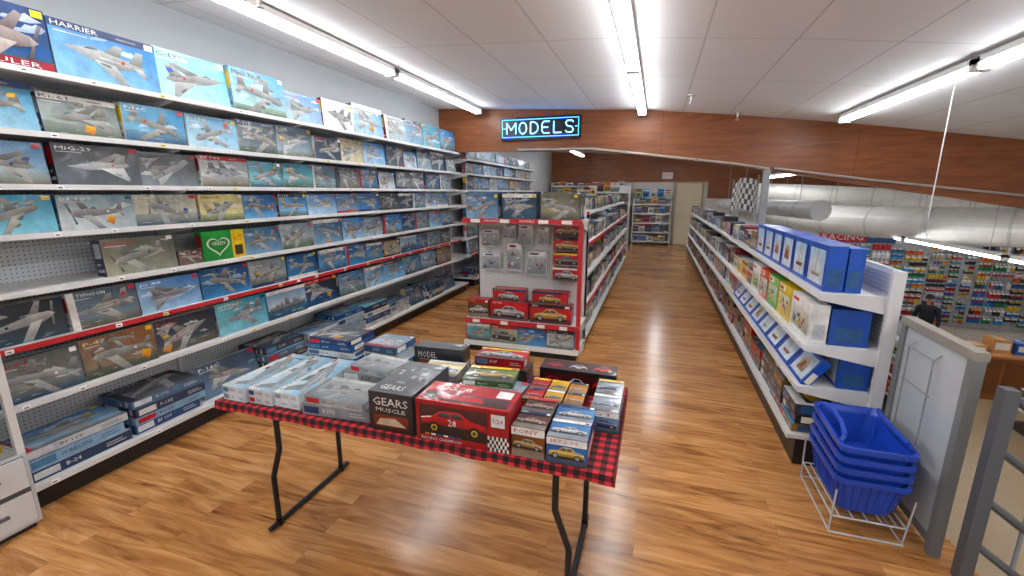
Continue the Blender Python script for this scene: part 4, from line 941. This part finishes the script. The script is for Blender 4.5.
def redwin(F,r):
    F.rect(0,0,1,1,H('1a1415')); 
    for k in range(3):
        a=.04+.32*k; F.rect(a,.15,a+.28,.8,H('4a1a1c'))
        F.poly([(a+.02,.3),(a+.04,.5),(a+.1,.66),(a+.18,.66),(a+.24,.48),(a+.26,.3)],H(['c42028','d8d8d8','d03028'][k]))
        F.poly([(a+.08,.5),(a+.11,.62),(a+.17,.62),(a+.2,.5)],H('10141a')); F.disc(a+.07,.3,.014,BK); F.disc(a+.21,.3,.014,BK)
kit(mb,(-.5,1.99,Z),(1,0,0),(0,0,1),.37,.11,.12,'car',rg,'20181a',fn=redwin)
F=Face(mb,(-.5,1.99,Z+.11),(1,0,0),(0,1,0),.37,.12); redwin(F,rg)
x=-.5
for w,bd,bg in ((.085,'d03028',('8a1820','c83038')),(.085,'2860b0',('b08030','e0b860')),(.085,'d8d8d8',('b07020','d89848'))):
    def f(F,r,bd=bd,bg=bg): draw_car(F,r,bd,bg)
    kit(mb,(x,1.68,Z),(1,0,0),(0,0,1),w-.004,.09,.22,'car',rg,'6a3424',fn=f)
    for q in range(2): G_=Face(mb,(x,1.68+.11*q,Z+.09),(1,0,0),(0,1,0),w-.004,.11); draw_car(G_,rg,bd,bg)
    x+=.088
mb.build('model_car_boxes',M_print)
mb=MB()
def jf(t,c1,c2,bd):
    def f(F,r):
        draw_car(F,r,bd,(c1,c2),False); F.rect(0,.74,1,1,H('f0f0ee')); F.text(t,.08,.8,.8,.94,H('c4202a'))
    return f
kit(mb,(-.455,1.40,Z),(1,0,0),(0,0,1),.125,.12,.24,'car',rg,'3a2018',fn=jf('PONY','4a2c20','8a5a38','d8b060'))
for q in range(2): F=Face(mb,(-.455,1.40+.12*q,Z+.12),(1,0,0),(0,1,0),.125,.12); draw_car(F,rg,'b87040',('2a2020','5a3a30'))
kit(mb,(-.322,1.395,Z),(1,.02,0),(0,0,1),.145,.105,.25,'car',rg,'2a5a9a',fn=jf('JETS 25','1c4a90','4a80c0','f0c020'))
for q in range(2): F=Face(mb,(-.322,1.395+.125*q,Z+.105),(1,.02,0),(-.02,1,0),.145,.125); draw_car(F,rg,'d8d8d8',('1c4a80','6a98c8'))
for i,c in enumerate(('2a62a8','9aa0a6')):
    kit(mb,(-.205,1.66+.16*i,Z),(1,0,0),(0,0,1),.115,.095,.15,'car',rg,c,fn=jf('GT','2a4a70','8ab0d0','2860b0'))
    F=Face(mb,(-.205,1.66+.16*i,Z+.095),(1,0,0),(0,1,0),.115,.15); draw_car(F,rg,'3060a0',('4a5a68','a8b0b6'))
mb.build('model_car_boxes',M_print)
# ---------------------------------------------------------------- world & camera
w=bpy.data.worlds.new('World'); S.world=w; w.use_nodes=True
w.node_tree.nodes['Background'].inputs[0].default_value=(.93,.96,1,1); w.node_tree.nodes['Background'].inputs[1].default_value=.6
cam=bpy.data.cameras.new('camera'); co=bpy.data.objects.new('camera',cam); S.collection.objects.link(co)
cam.sensor_width=36; cam.lens=440/1024*36; cam.clip_start=.05; cam.clip_end=100
co.location=(0,0,1.7); co.rotation_euler=(math.radians(90-12.3),0,math.radians(17.96)); S.camera=co
